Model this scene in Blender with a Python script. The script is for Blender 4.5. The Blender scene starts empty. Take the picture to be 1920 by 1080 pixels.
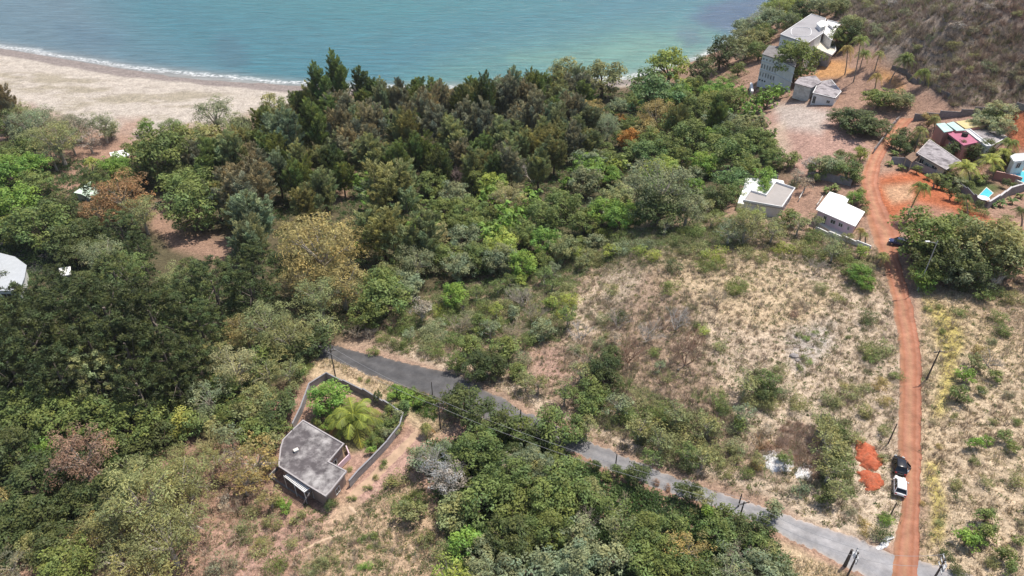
import bpy, math, random
import numpy as np
from mathutils import Vector, Matrix
random.seed(7); RNG = np.random.default_rng(7)
S = bpy.context.scene
# ------------------------------------------------------------------ camera
H = 103.0; F = 1300.0; P = math.radians(35.0)
cp, sp = math.cos(P), math.sin(P)
cam = bpy.data.objects.new('camera', bpy.data.cameras.new('camera'))
S.collection.objects.link(cam); S.camera = cam
cam.location = (0, 0, H); cam.rotation_euler = (math.radians(90) - P, 0, 0)
cam.data.sensor_width = 36; cam.data.lens = F / 1920 * 36
cam.data.clip_start = 1; cam.data.clip_end = 20000
# ------------------------------------------------------------------ light
SUN_EL = 68; SUN_DIR = Vector((0.80, 0.60, 0)).normalized()     # towards the sun, on the ground
el = math.radians(SUN_EL)
sv = Vector((SUN_DIR.x * math.cos(el), SUN_DIR.y * math.cos(el), math.sin(el)))
sl = bpy.data.lights.new('sun', 'SUN'); sl.energy = 4.2; sl.angle = math.radians(0.5); sl.color = (1, .94, .84)
so = bpy.data.objects.new('sun', sl); S.collection.objects.link(so); so.location = (0, 0, 300)
so.rotation_euler = sv.to_track_quat('Z', 'Y').to_euler()
W = bpy.data.worlds.new('World'); S.world = W; W.use_nodes = True
nt = W.node_tree; sk = nt.nodes.new('ShaderNodeTexSky'); sk.sky_type = 'NISHITA'; sk.sun_disc = False
sk.sun_elevation = el; sk.sun_rotation = math.atan2(SUN_DIR.x, SUN_DIR.y)
sk.air_density = 1.0; sk.dust_density = 2.0
bg = nt.nodes['Background']; bg.inputs[1].default_value = 0.12
nt.links.new(sk.outputs[0], bg.inputs[0])
S.view_settings.view_transform = 'Standard'; S.view_settings.look = 'None'
S.view_settings.exposure = 0.30; S.view_settings.gamma = 1
S.cycles.max_bounces = 5; S.cycles.diffuse_bounces = 3; S.cycles.transparent_max_bounces = 4
# ------------------------------------------------------------------ air
hz = bpy.data.meshes.new('haze'); _v = [(x, y, z) for z in (-8, 112) for x, y in ((-4600, -160), (4600, -160), (4600, 9300), (-4600, 9300))]
hz.from_pydata(_v, [], [(3, 2, 1, 0), (4, 5, 6, 7), (0, 1, 5, 4), (1, 2, 6, 5), (2, 3, 7, 6), (3, 0, 4, 7)])
hm = bpy.data.materials.new('haze'); hm.use_nodes = True; hm.node_tree.nodes.remove(hm.node_tree.nodes['Principled BSDF'])
hv = hm.node_tree.nodes.new('ShaderNodeVolumePrincipled'); hv.inputs['Color'].default_value = (.86, .90, .96, 1); hv.inputs['Density'].default_value = .00006
hm.node_tree.links.new(hv.outputs[0], hm.node_tree.nodes['Material Output'].inputs['Volume']); hz.materials.append(hm)
ho = bpy.data.objects.new('haze', hz); S.collection.objects.link(ho); ho['kind'] = 'stuff'
# ------------------------------------------------------------------ projection helpers (pixels of the 1920x1080 picture)
def pl(px, py, z):
    u = (px - 960) / F; v = (540 - py) / F
    d = (H - z) / (sp - v * cp)
    return np.array([u * d, (cp + v * sp) * d, z])
def proj(x, y, z):
    dz = y * cp - (z - H) * sp
    return 960 + F * x / dz, 540 - F * (y * sp + (z - H) * cp) / dz, dz
# ------------------------------------------------------------------ terrain
CT = [(-150,95,.3),(0,92,.3),(250,140,.3),(540,162,.3),(0,150,1.6),(300,205,2),(500,195,2),(-150,160,2),
(750,165,.5),(1000,165,.8),(1190,150,.8),(1390,75,2),(1440,20,5),(1100,250,5),(1200,230,7),(1300,200,9),(1340,150,10),
(100,350,4),(300,400,4),(0,480,5),(420,480,6),(-200,400,4),(100,700,8),(0,1000,12),(-200,900,10),(-200,650,7),(250,850,10),
(700,300,4),(900,300,5),(600,420,5.5),(1000,400,8),(700,500,7.5),(850,570,10),(560,600,8),
(640,655,10),(800,730,12),(1100,840,15),(1400,950,18),(1700,1060,20),(950,780,13.6),(1250,890,16.5),(1560,1010,19),
(560,760,10.6),(520,880,10.8),(650,860,11.4),(500,1050,12),(900,1050,14),(1200,1060,17),(700,960,12.2),(1500,1090,18.6),(1000,940,14),
(1250,450,19.5),(1100,520,16.5),(1100,650,15),(1400,550,21),(1500,700,20.5),(1300,750,17.5),(1600,800,20.5),(1450,850,19),(950,640,12.5),
(1250,385,13.5),(1150,340,10),(1060,300,8),(1350,300,13),(1330,370,16),
(1705,700,22),(1680,500,23),(1640,400,23.5),(1640,290,25),(1700,200,28),(1705,850,21),(1705,960,20.3),
(1900,900,23),(1900,600,25),(1850,400,26),(1850,250,28),(2050,800,25),(2050,300,30),(2050,1050,24),
(1420,360,18.5),(1560,420,21.5),(1600,350,23.5),(1500,250,24),(1440,160,18.5),(1540,190,24),(1560,130,26),(1430,200,18),
(1700,60,42),(1900,30,50),(1900,120,40),(1800,100,42),(1600,30,35),(1500,12,20),(1800,0,52),(2050,50,55),(1740,160,30),(1920,190,33),(1650,110,31),(1500,70,24)]
cw = np.array([pl(*c) for c in CT])
extra = np.array([(-200,-60,14),(0,-60,18),(200,-60,24),(-120,30,12.5),(0,40,16),(120,30,22),(350,450,50),(260,480,45),(320,250,38),(-350,250,3),(-330,100,8)], float)
cw = np.vstack([cw, extra])
def _phi(r2): return np.where(r2 > 0, .5 * r2 * np.log(r2 + 1e-9), 0)
sc_ = 100.0
A2 = cw[:, :2] / sc_
n = len(A2); K = _phi(((A2[:, None] - A2[None]) ** 2).sum(2)) + np.eye(n) * .004
Pm = np.c_[np.ones(n), A2]
M_ = np.block([[K, Pm], [Pm.T, np.zeros((3, 3))]])
sol = np.linalg.solve(M_, np.r_[cw[:, 2], 0, 0, 0])
GX0, GX1, GY0, GY1, GS = -500, 620, -120, 760, 2.0
gx = np.arange(GX0, GX1 + GS, GS); gy = np.arange(GY0, GY1 + GS, GS)
XX, YY = np.meshgrid(gx, gy)
HG = np.zeros_like(XX)
for i in range(len(gy)):
    q = np.c_[XX[i], YY[i]] / sc_
    r2 = ((q[:, None] - A2[None]) ** 2).sum(2)
    HG[i] = _phi(r2) @ sol[:n] + np.c_[np.ones(len(q)), q] @ sol[n:]
HG = np.clip(HG, -5, 75)
_lat = RNG.random((256, 256))
def vnoise(x, y):
    x = np.asarray(x, float); y = np.asarray(y, float)
    xi = np.floor(x).astype(int); yi = np.floor(y).astype(int); fx = x - xi; fy = y - yi
    fx = fx * fx * (3 - 2 * fx); fy = fy * fy * (3 - 2 * fy)
    g = lambda a, b: _lat[a % 256, b % 256]
    return (g(xi, yi) * (1 - fx) + g(xi + 1, yi) * fx) * (1 - fy) + (g(xi, yi + 1) * (1 - fx) + g(xi + 1, yi + 1) * fx) * fy
def fbm(x, y, o=3):
    s = 0; a = .5
    for k in range(o): s = s + a * vnoise(x * 2 ** k + 17 * k, y * 2 ** k + 5 * k); a *= .5
    return s / (1 - .5 ** o)
CX = np.array([-600, -400, -262, -180, -100, -50, 0, 53, 90, 123, 156, 200, 300, 620.])
CY = np.array([470, 415, 361, 326, 304, 298, 300, 312, 340, 381, 441, 495, 650, 900.])
def coast(x): return np.interp(x, CX, CY)
def ht(x, y):
    x = np.asarray(x, float); y = np.asarray(y, float)
    a = np.clip((x - GX0) / GS, 0, len(gx) - 1.001); b = np.clip((y - GY0) / GS, 0, len(gy) - 1.001)
    i = a.astype(int); j = b.astype(int); fa = a - i; fb = b - j
    h = (HG[j, i] * (1 - fa) + HG[j, i + 1] * fa) * (1 - fb) + (HG[j + 1, i] * (1 - fa) + HG[j + 1, i + 1] * fa) * fb
    d = coast(x) - y
    slope = np.interp(x, [-60, 20, 60, 120], [.055, .08, .2, .9])
    h = h + .22 * (fbm(x / 7., y / 7.) - .5)
    return np.where(d > 0, np.minimum(h, slope * d), .08 * d)
def at(px, py, h=0.0):
    u = (px - 960) / F; v = (540 - py) / F
    z = 15.0
    dirv = np.array([u, cp + v * sp, -sp + v * cp])
    t0 = (H - 60) / -dirv[2]; t1 = (H + 3 - h) / -dirv[2]
    ts = np.linspace(t0, t1, 400)
    X = dirv[0] * ts; Y = dirv[1] * ts; Z = H + dirv[2] * ts
    below = Z <= np.maximum(ht(X, Y), 0) + h
    k = int(np.argmax(below)) if below.any() else len(ts) - 1
    k = max(k, 1); lo, hi = ts[k - 1], ts[k]
    for _ in range(14):
        m = (lo + hi) / 2
        if H + dirv[2] * m <= max(float(ht(dirv[0] * m, dirv[1] * m)), 0) + h: hi = m
        else: lo = m
    m = hi
    return np.array([dirv[0] * m, dirv[1] * m, H + dirv[2] * m])
def zat(x, y): return float(ht(x, y))
# ------------------------------------------------------------------ materials
MATS = {}
def nd(t, k, **kw):
    q = t.nodes.new(k)
    for a, b in kw.items(): setattr(q, a, b)
    return q
def surf(name, col, rough=.8, var=.25, scale=1.5, bump=.3, stain=None, stain_scale=.4, stain_amt=.5, spec=.3, metal=0, detail=6):
    if name in MATS: return MATS[name]
    m = bpy.data.materials.new(name); m.use_nodes = True; t = m.node_tree; L = t.links.new
    b = t.nodes['Principled BSDF']; b.inputs['Roughness'].default_value = rough
    b.inputs['Specular IOR Level'].default_value = spec; b.inputs['Metallic'].default_value = metal
    tc = nd(t, 'ShaderNodeTexCoord'); n1 = nd(t, 'ShaderNodeTexNoise'); n1.inputs['Scale'].default_value = scale; n1.inputs['Detail'].default_value = detail
    n1.inputs['Roughness'].default_value = .65
    L(tc.outputs['Object'], n1.inputs['Vector'])
    r = nd(t, 'ShaderNodeMapRange'); r.inputs[1].default_value = .3; r.inputs[2].default_value = .7
    r.inputs[3].default_value = 1 - var; r.inputs[4].default_value = 1 + var; L(n1.outputs['Fac'], r.inputs[0])
    mx = nd(t, 'ShaderNodeMix', data_type='RGBA', blend_type='MULTIPLY'); mx.inputs[0].default_value = 1
    L(r.outputs[0], mx.inputs[7])
    if stain:
        n2 = nd(t, 'ShaderNodeTexNoise'); n2.inputs['Scale'].default_value = stain_scale; n2.inputs['Detail'].default_value = 5; n2.inputs['Roughness'].default_value = .7
        L(tc.outputs['Object'], n2.inputs['Vector'])
        r2 = nd(t, 'ShaderNodeMapRange'); r2.inputs[1].default_value = .45; r2.inputs[2].default_value = .65; r2.inputs[4].default_value = stain_amt
        L(n2.outputs['Fac'], r2.inputs[0])
        ms = nd(t, 'ShaderNodeMix', data_type='RGBA'); ms.inputs[6].default_value = (*col, 1); ms.inputs[7].default_value = (*stain, 1)
        L(r2.outputs[0], ms.inputs[0]); L(ms.outputs[2], mx.inputs[6])
    else: mx.inputs[6].default_value = (*col, 1)
    L(mx.outputs[2], b.inputs['Base Color'])
    if bump:
        bp = nd(t, 'ShaderNodeBump'); bp.inputs['Strength'].default_value = bump; bp.inputs['Distance'].default_value = .1
        L(n1.outputs['Fac'], bp.inputs['Height']); L(bp.outputs[0], b.inputs['Normal'])
    MATS[name] = m; return m
def leafmat():
    m = bpy.data.materials.new('foliage'); m.use_nodes = True; t = m.node_tree; L = t.links.new
    t.nodes.remove(t.nodes['Principled BSDF']); out = t.nodes['Material Output']
    oi = nd(t, 'ShaderNodeObjectInfo'); at_ = nd(t, 'ShaderNodeAttribute', attribute_name='Col')
    mx = nd(t, 'ShaderNodeMix', data_type='RGBA', blend_type='MULTIPLY'); mx.inputs[0].default_value = 1
    L(oi.outputs['Color'], mx.inputs[6]); L(at_.outputs['Color'], mx.inputs[7])
    d = nd(t, 'ShaderNodeBsdfPrincipled'); d.inputs['Roughness'].default_value = .55; d.inputs['Specular IOR Level'].default_value = .25
    tr = nd(t, 'ShaderNodeBsdfTranslucent'); ms = nd(t, 'ShaderNodeMixShader'); ms.inputs[0].default_value = .32
    L(mx.outputs[2], d.inputs['Base Color']); L(mx.outputs[2], tr.inputs['Color'])
    L(d.outputs[0], ms.inputs[1]); L(tr.outputs[0], ms.inputs[2]); L(ms.outputs[0], out.inputs['Surface'])
    MATS['leaf'] = m; return m
LEAF = leafmat()
BARK = surf('bark', (.14, .105, .08), .9, .3, 3, .4)
PALEBARK = surf('pale_bark', (.42, .37, .31), .9, .25, 3, .3)
def twigmat():
    m = bpy.data.materials.new('twigs'); m.use_nodes = True; t = m.node_tree; L = t.links.new
    oi = nd(t, 'ShaderNodeObjectInfo'); n1 = nd(t, 'ShaderNodeTexNoise'); n1.inputs['Scale'].default_value = 2
    r = nd(t, 'ShaderNodeMapRange'); r.inputs[3].default_value = .7; r.inputs[4].default_value = 1.3; L(n1.outputs[0], r.inputs[0])
    mx = nd(t, 'ShaderNodeMix', data_type='RGBA', blend_type='MULTIPLY'); mx.inputs[0].default_value = 1
    L(oi.outputs['Color'], mx.inputs[6]); L(r.outputs[0], mx.inputs[7])
    b = t.nodes['Principled BSDF']; b.inputs['Roughness'].default_value = .9; L(mx.outputs[2], b.inputs['Base Color'])
    return m
TWIG = twigmat()
# ------------------------------------------------------------------ mesh helpers
def mesh_np(name, v, f, mats, col=None, mi=None, smooth=False):
    """v Nx3, f MxK (uniform) ; col per vertex rgb"""
    me = bpy.data.meshes.new(name); v = np.asarray(v, np.float32); f = np.asarray(f, np.int32)
    k = f.shape[1]; me.vertices.add(len(v)); me.vertices.foreach_set('co', v.ravel())
    me.loops.add(f.size); me.loops.foreach_set('vertex_index', f.ravel())
    me.polygons.add(len(f)); me.polygons.foreach_set('loop_start', np.arange(0, f.size, k, dtype=np.int32))
    me.polygons.foreach_set('loop_total', np.full(len(f), k, np.int32))
    if mi is not None: me.polygons.foreach_set('material_index', np.asarray(mi, np.int32))
    if smooth: me.polygons.foreach_set('use_smooth', np.ones(len(f), bool))
    for m in (mats if isinstance(mats, (list, tuple)) else [mats]): me.materials.append(m)
    if col is not None:
        a = me.color_attributes.new('Col', 'FLOAT_COLOR', 'POINT')
        c = np.ones((len(v), 4), np.float32); c[:, :3] = col; a.data.foreach_set('color', c.ravel())
    me.update(); me.validate(); return me
def link(name, me, parent=None, loc=None):
    o = bpy.data.objects.new(name, me); S.collection.objects.link(o)
    if parent is not None: o.parent = parent
    if loc is not None: o.location = loc
    return o
def tag(o, label=None, cat=None, group=None, kind=None):
    if label: o['label'] = label
    if cat: o['category'] = cat
    if group: o['group'] = group
    if kind: o['kind'] = kind
    return o
class MB:
    def __init__(s): s.v = []; s.f = []
    def add(s, v, f):
        b = len(s.v); s.v += [tuple(map(float, p)) for p in v]; s.f += [tuple(i + b for i in q) for q in f]
    def prism(s, poly, z0, z1):
        n = len(poly); ar = sum(poly[i][0] * poly[(i + 1) % n][1] - poly[(i + 1) % n][0] * poly[i][1] for i in range(n))
        if ar < 0: poly = poly[::-1]
        v = [(p[0], p[1], z0) for p in poly] + [(p[0], p[1], z1) for p in poly]
        s.add(v, [tuple(range(n - 1, -1, -1)), tuple(range(n, 2 * n))] + [(i, (i + 1) % n, n + (i + 1) % n, n + i) for i in range(n)])
    def box(s, c, size, yaw=0, tilt=None):
        hx, hy, hz = [q / 2 for q in size]; R = Matrix.Rotation(yaw, 3, 'Z')
        if tilt is not None: R = R @ tilt
        v = [Vector(c) + R @ Vector((x * hx, y * hy, z * hz)) for z in (-1, 1) for x, y in ((-1, -1), (1, -1), (1, 1), (-1, 1))]
        s.add(v, [(3, 2, 1, 0), (4, 5, 6, 7), (0, 1, 5, 4), (1, 2, 6, 5), (2, 3, 7, 6), (3, 0, 4, 7)])
    def tube(s, a, b, r0, r1, k=6):
        a = Vector(a); b = Vector(b); d = (b - a); L = d.length
        if L < 1e-6: return
        d /= L; u = d.orthogonal().normalized(); w = d.cross(u)
        v = []
        for c, r in ((a, r0), (b, r1)):
            for i in range(k):
                t = 2 * math.pi * i / k; v.append(c + u * (r * math.cos(t)) + w * (r * math.sin(t)))
        s.add(v, [(i, (i + 1) % k, k + (i + 1) % k, k + i) for i in range(k)] + [tuple(range(k - 1, -1, -1)), tuple(range(k, 2 * k))])
    def loft(s, rings, caps=True):
        n = len(rings[0]); v = [p for r in rings for p in r]; f = []
        for j in range(len(rings) - 1):
            for i in range(n): f.append((j * n + i, j * n + (i + 1) % n, (j + 1) * n + (i + 1) % n, (j + 1) * n + i))
        if caps: f += [tuple(range(n - 1, -1, -1)), tuple(range((len(rings) - 1) * n, len(rings) * n))]
        s.add(v, f)
    def build(s, name, mat, parent=None, smooth=False, bevel=0, loc=None):
        me = bpy.data.meshes.new(name); me.from_pydata(s.v, [], s.f); me.materials.append(mat)
        if smooth: me.polygons.foreach_set('use_smooth', [True] * len(me.polygons))
        me.update(); o = link(name, me, parent, loc)
        if bevel:
            b = o.modifiers.new('bevel', 'BEVEL'); b.width = bevel; b.segments = 2; b.limit_method = 'ANGLE'
        return o
def empty(name, loc, rz=0):
    o = bpy.data.objects.new(name, None); S.collection.objects.link(o); o.location = tuple(map(float, loc)); o.rotation_euler = (0, 0, rz); o.empty_display_size = .3
    return o
# ------------------------------------------------------------------ ground colour zones
def inpoly(px, py, poly):
    px = np.asarray(px, float); py = np.asarray(py, float); c = np.zeros(px.shape, bool); n = len(poly)
    for i in range(n):
        x0, y0 = poly[i]; x1, y1 = poly[(i + 1) % n]
        if y0 == y1: continue
        k = ((y0 > py) != (y1 > py)) & (px < (x1 - x0) * (py - y0) / (y1 - y0) + x0); c ^= k
    return c
def polymask(px, py, poly, soft):
    """soft-edged membership: 1 inside falling to 0 over `soft` pixels either side"""
    px = np.asarray(px, float); py = np.asarray(py, float)
    d = np.full(px.shape, 1e9); n = len(poly)
    for i in range(n):
        ax, ay = poly[i]; bx, by = poly[(i + 1) % n]; vx, vy = bx - ax, by - ay; L2 = vx * vx + vy * vy + 1e-9
        t = np.clip(((px - ax) * vx + (py - ay) * vy) / L2, 0, 1)
        d = np.minimum(d, np.hypot(px - ax - t * vx, py - ay - t * vy))
    s = np.where(inpoly(px, py, poly), d, -d)
    return np.clip(s / (2 * soft) + .5, 0, 1)
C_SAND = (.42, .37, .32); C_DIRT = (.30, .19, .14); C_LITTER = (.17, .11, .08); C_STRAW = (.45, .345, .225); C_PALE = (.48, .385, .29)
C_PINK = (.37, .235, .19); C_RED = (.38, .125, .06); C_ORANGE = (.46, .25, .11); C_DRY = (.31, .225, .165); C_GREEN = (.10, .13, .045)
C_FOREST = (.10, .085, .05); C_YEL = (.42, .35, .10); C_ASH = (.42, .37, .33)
ZONES = [  # (colour, softness px, strength, polygon)
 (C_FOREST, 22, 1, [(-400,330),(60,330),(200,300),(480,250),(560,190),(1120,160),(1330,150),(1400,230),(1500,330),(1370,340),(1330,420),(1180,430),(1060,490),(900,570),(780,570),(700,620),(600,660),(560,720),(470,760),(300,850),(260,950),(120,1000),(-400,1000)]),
 (C_DIRT, 12, 1, [(90,330),(130,290),(200,270),(260,280),(240,330),(140,370),(100,370)]),
 (C_DIRT, 10, .9, [(280,380),(310,385),(330,430),(440,450),(430,490),(400,500),(340,470),(280,430)]),
 (C_DIRT, 8, .9, [(150,410),(190,405),(180,430),(150,430)]),
 (C_DIRT, 8, .6, [(620,310),(665,320),(660,375),(625,380)]),
 (C_SAND, 10, 1, [(-500,60),(0,60),(560,100),(640,180),(560,215),(470,215),(420,235),(330,240),(250,265),(170,240),(60,200),(-500,180)]),
 (C_SAND, 5, 1, [(1120,140),(1230,130),(1230,160),(1120,165)]),
 (C_DIRT, 10, .8, [(225,225),(270,225),(250,275),(215,270)]),
 (C_DIRT, 14, .8, [(290,880),(330,800),(420,830),(500,960),(700,930),(830,950),(850,1100),(380,1100),(420,1000)]),
 (C_STRAW, 16, .7, [(90,1000),(180,990),(240,1100),(60,1100)]),
 (C_STRAW, 18, .55, [(600,960),(760,880),(840,1000),(860,1100),(560,1100)]),
 (C_PINK, 15, .75, [(380,1000),(620,960),(600,1010),(440,1100),(380,1100)]),
 (C_PINK, 6, 1, [(650,930),(760,810),(800,830),(730,920),(680,950)]),
 (C_STRAW, 8, .9, [(560,690),(620,670),(780,730),(850,800),(800,830),(750,780),(690,745),(600,715)]),
 (C_GREEN, 10, .8, [(730,720),(820,750),(800,790),(740,760)]),
 (C_GREEN, 12, .6, [(590,780),(700,770),(740,790),(680,860),(640,850)]),
 (C_PINK, 5, .8, [(640,850),(690,835),(700,870),(665,895),(655,880)]),
 (C_DRY, 20, 1, [(700,610),(800,570),(1060,480),(1180,430),(1400,400),(1660,440),(1700,620),(1700,1000),(1500,970),(1250,890),(1090,825),(860,710),(640,650)]),
 (C_PALE, 30, .85, [(1300,540),(1500,480),(1660,560),(1690,700),(1690,980),(1480,950),(1440,860),(1380,800),(1340,700),(1290,620)]),
 (C_STRAW, 18, .8, [(1230,520),(1300,470),(1480,500),(1560,560),(1500,620),(1340,600)]),
 (C_PALE, 14, .85, [(1060,560),(1160,500),(1200,520),(1130,620),(1070,640)]),
 (C_PINK, 14, .8, [(990,650),(1040,650),(1060,700),(1000,720)]),
 (C_STRAW, 12, .7, [(800,600),(900,590),(920,640),(820,650)]),
 (C_PALE, 5, .8, [(700,655),(900,705),(1100,805),(1300,885),(1480,945),(1560,985),(1540,930),(1280,860),(1100,780),(900,680),(760,640)]),
 (C_ASH, 14, .9, [(1480,610),(1560,610),(1560,650),(1500,700),(1480,680)]),
 (C_PALE, 12, 1, [(1470,930),(1680,860),(1690,1010),(1660,1020),(1600,1010),(1510,980)]),
 (C_GREEN, 25, .45, [(1060,440),(1200,425),(1400,440),(1380,480),(1150,500)]),
 (C_STRAW, 16, 1, [(1725,540),(2600,560),(2600,1500),(1690,1500),(1725,1000)]),
 (C_PALE, 30, .5, [(1740,650),(2100,700),(2100,1100),(1760,1100)]),
 (C_YEL, 9, .8, [(1735,560),(1790,590),(1810,640),(1775,780),(1755,780),(1765,660)]),
 (C_YEL, 6, .8, [(1735,870),(1760,870),(1765,1020),(1740,1020)]),
 (C_DRY, 20, .8, [(1820,560),(2100,560),(2100,680),(1880,640)]),
 (C_STRAW, 8, .95, [(1400,1000),(1470,1020),(1560,1058),(1650,1100),(1720,1200),(1350,1200),(1380,1050)]),
 (C_RED, 9, 1, [(1650,330),(1740,310),(1800,360),(1920,460),(1900,480),(1700,430),(1640,400)]),
 (C_DIRT, 9, .8, [(1660,420),(1720,380),(1780,395),(1930,450),(1930,520),(1800,480),(1700,450)]),
 (C_STRAW, 7, .6, [(1660,350),(1720,340),(1720,375),(1670,385)]),
 (C_PINK, 10, 1, [(1400,220),(1440,195),(1500,200),(1580,210),(1640,260),(1640,290),(1500,330),(1460,300)]),
 (C_ASH, 9, .8, [(1450,195),(1510,195),(1560,215),(1540,250),(1460,240)]),
 (C_PALE, 8, .6, [(1420,240),(1470,230),(1490,300),(1470,310)]),
 (C_DIRT, 8, 1, [(1540,100),(1660,110),(1780,170),(1800,210),(1700,290),(1640,290),(1560,210)]),
 (C_ORANGE, 5, .9, [(1535,115),(1585,115),(1600,135),(1570,150),(1530,145)]),
 (C_ORANGE, 6, .9, [(1640,125),(1660,130),(1700,160),(1690,175),(1660,155)]),
 (C_DIRT, 6, .9, [(1330,160),(1400,110),(1420,125),(1400,200),(1340,180)]),
 (C_RED, 8, .9, [(1880,205),(2100,190),(2100,300),(1900,280)]),
 (C_PINK, 8, .9, [(1740,222),(1850,210),(1880,240),(1750,250)]),
 ((.27,.215,.175), 14, 1, [(1560,-100),(2200,-100),(2200,190),(1800,200),(1740,160),(1660,110),(1580,60)]),
 (C_PINK, 6, .9, [(1860,-10),(1930,20),(1930,45),(1870,10)]),
 (C_STRAW, 14, .5, [(1790,60),(1860,70),(1860,110),(1800,100)]),
 ((.07,.10,.035), 6, .9, [(1780,330),(1830,325),(1880,350),(1850,370),(1790,360)]),
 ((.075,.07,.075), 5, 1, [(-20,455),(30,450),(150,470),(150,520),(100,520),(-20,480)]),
]
def zonecol(px, py, x, y):
    j = 30 * (fbm(x / 9, y / 9, 3) - .5); j2 = 30 * (fbm(x / 9 + 50, y / 9 + 31, 3) - .5)
    sca = np.clip(800 / np.maximum(np.abs(1300 - py), 200), .5, 1.1)
    c = np.empty(px.shape + (3,)); c[:] = C_DIRT
    for colr, soft, st, poly in ZONES:
        m = polymask(px + j * sca, py + j2 * sca * .6, poly, soft) * st
        c = c * (1 - m[..., None]) + np.array(colr) * m[..., None]
    return c
# terrain sheet
nr, nc = 560, 620
ty = np.r_[np.linspace(-100, 40, 20), 40 + (np.linspace(0, 1, nr - 40) ** 1.5) * 480, np.linspace(530, 1500, 20)]
us = np.linspace(-1, 1, nc)
TY = ty[:, None] * np.ones(nc); TX = us[None] * (150 + 0.85 * np.clip(ty, 0, 600)[:, None])
TX = TX + (np.abs(us) > .985)[None] * np.sign(us)[None] * 600
TZ = ht(TX, TY)
tpx, tpy, _ = proj(TX, TY, TZ)
near = TY > 30
tcol = np.empty(TX.shape + (3,)); tcol[:] = C_DRY
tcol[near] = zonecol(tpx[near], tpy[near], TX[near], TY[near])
# wet sand by the waterline
dsh = coast(TX) - TY
wet = np.clip(1 - (dsh - 7 - 4 * fbm(TX / 12, TY / 12)) / 2.5, 0, 1) * (TX < 60)
tcol = tcol * (1 - wet[..., None]) + np.array((.235, .20, .185)) * wet[..., None]
scrubby = np.clip((fbm(TX / 14, TY / 7, 4) - .5) * 6, 0, 1) * np.clip((dsh - 16) / 8, 0, 1) * np.clip((75 - dsh) / 20, 0, 1) * (TX < -60)
tcol = tcol * (1 - .55 * scrubby[..., None]) + np.array((.22, .19, .12)) * .55 * scrubby[..., None]
idx = np.arange(TX.size).reshape(TX.shape)
tf = np.stack([idx[:-1, :-1], idx[:-1, 1:], idx[1:, 1:], idx[1:, :-1]], -1).reshape(-1, 4)
def groundmat():
    m = bpy.data.materials.new('ground'); m.use_nodes = True; t = m.node_tree; L = t.links.new
    b = t.nodes['Principled BSDF']; b.inputs['Roughness'].default_value = .95; b.inputs['Specular IOR Level'].default_value = .1
    a = nd(t, 'ShaderNodeAttribute', attribute_name='Col'); tc = nd(t, 'ShaderNodeTexCoord')
    prev = a.outputs['Color']
    hs = []
    for scl, lo, hi in ((.35, .78, 1.22), (1.6, .6, 1.38), (4.5, .62, 1.35)):
        n1 = nd(t, 'ShaderNodeTexNoise'); n1.inputs['Scale'].default_value = scl; n1.inputs['Detail'].default_value = 5; n1.inputs['Roughness'].default_value = .7
        L(tc.outputs['Object'], n1.inputs['Vector'])
        r = nd(t, 'ShaderNodeMapRange'); r.inputs[1].default_value = .32; r.inputs[2].default_value = .68; r.inputs[3].default_value = lo; r.inputs[4].default_value = hi
        L(n1.outputs['Fac'], r.inputs[0])
        mx = nd(t, 'ShaderNodeMix', data_type='RGBA', blend_type='MULTIPLY'); mx.inputs[0].default_value = 1
        L(prev, mx.inputs[6]); L(r.outputs[0], mx.inputs[7]); prev = mx.outputs[2]; hs.append(n1)
    L(prev, b.inputs['Base Color'])
    bp = nd(t, 'ShaderNodeBump'); bp.inputs['Strength'].default_value = .6; bp.inputs['Distance'].default_value = .35
    L(hs[1].outputs['Fac'], bp.inputs['Height']); L(bp.outputs[0], b.inputs['Normal'])
    return m
g = link('ground', mesh_np('ground', np.stack([TX, TY, TZ], -1).reshape(-1, 3), tf, groundmat(), tcol.reshape(-1, 3), smooth=True))
tag(g, kind='structure')
# ------------------------------------------------------------------ sea
wy = 255 + (np.linspace(0, 1, 260) ** 2.2) * 9000
wu = np.linspace(-1, 1, 240)
WY = wy[:, None] * np.ones(240); WX = (np.sign(wu) * np.abs(wu) ** 1.3)[None] * (380 + 1.2 * (wy[:, None] - 255))
wpx, wpy, _ = proj(WX, WY, 0 * WX)
base = np.empty(WX.shape + (3,)); base[:] = (.048, .155, .192)
def wz(colr, soft, st, poly):
    global base
    j = 16 * (fbm(WX / 14, WY / 7) - .5) * np.clip(400 / WY, 0, 1) ; m = polymask(wpx + 2 * j, wpy + j, poly, soft) * st
    base = base * (1 - m[..., None]) + np.array(colr) * m[..., None]
wz((.11, .17, .21), 60, .9, [(-900,-60),(150,-60),(250,80),(420,160),(300,170),(-900,100)])
wz((.045, .17, .19), 40, .8, [(300,-80),(900,-80),(1100,20),(700,60),(400,10)])
wz((.08, .195, .19), 30, .9, [(750,150),(900,90),(1150,50),(1380,30),(1350,140),(1180,170),(760,180)])
wz((.14, .26, .20), 18, .6, [(960,110),(1200,70),(1330,60),(1290,130),(1150,150)])
wz((.055, .085, .16), 9, .85, [(1290,30),(1330,10),(1440,-20),(1430,35),(1400,70),(1320,50)])
wz((.06, .10, .16), 8, .6, [(1262,60),(1300,50),(1330,75),(1290,90)])
wz((.06, .11, .15), 9, .45, [(410,60),(450,70),(475,120),(430,130),(400,110)])
wz((.06, .12, .17), 12, .45, [(100,40),(220,60),(240,90),(120,80)])
shore = WY - coast(WX)
sh = np.clip(1 - shore / 14, 0, 1) ** 1.3
base = base * (1 - .8 * sh[..., None]) + np.array((.33, .30, .27)) * .8 * sh[..., None]
sh2 = (np.clip(shore, -50, 60) + 50) / 110
wc = np.concatenate([base, np.ones(WX.shape + (1,))], -1)
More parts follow.
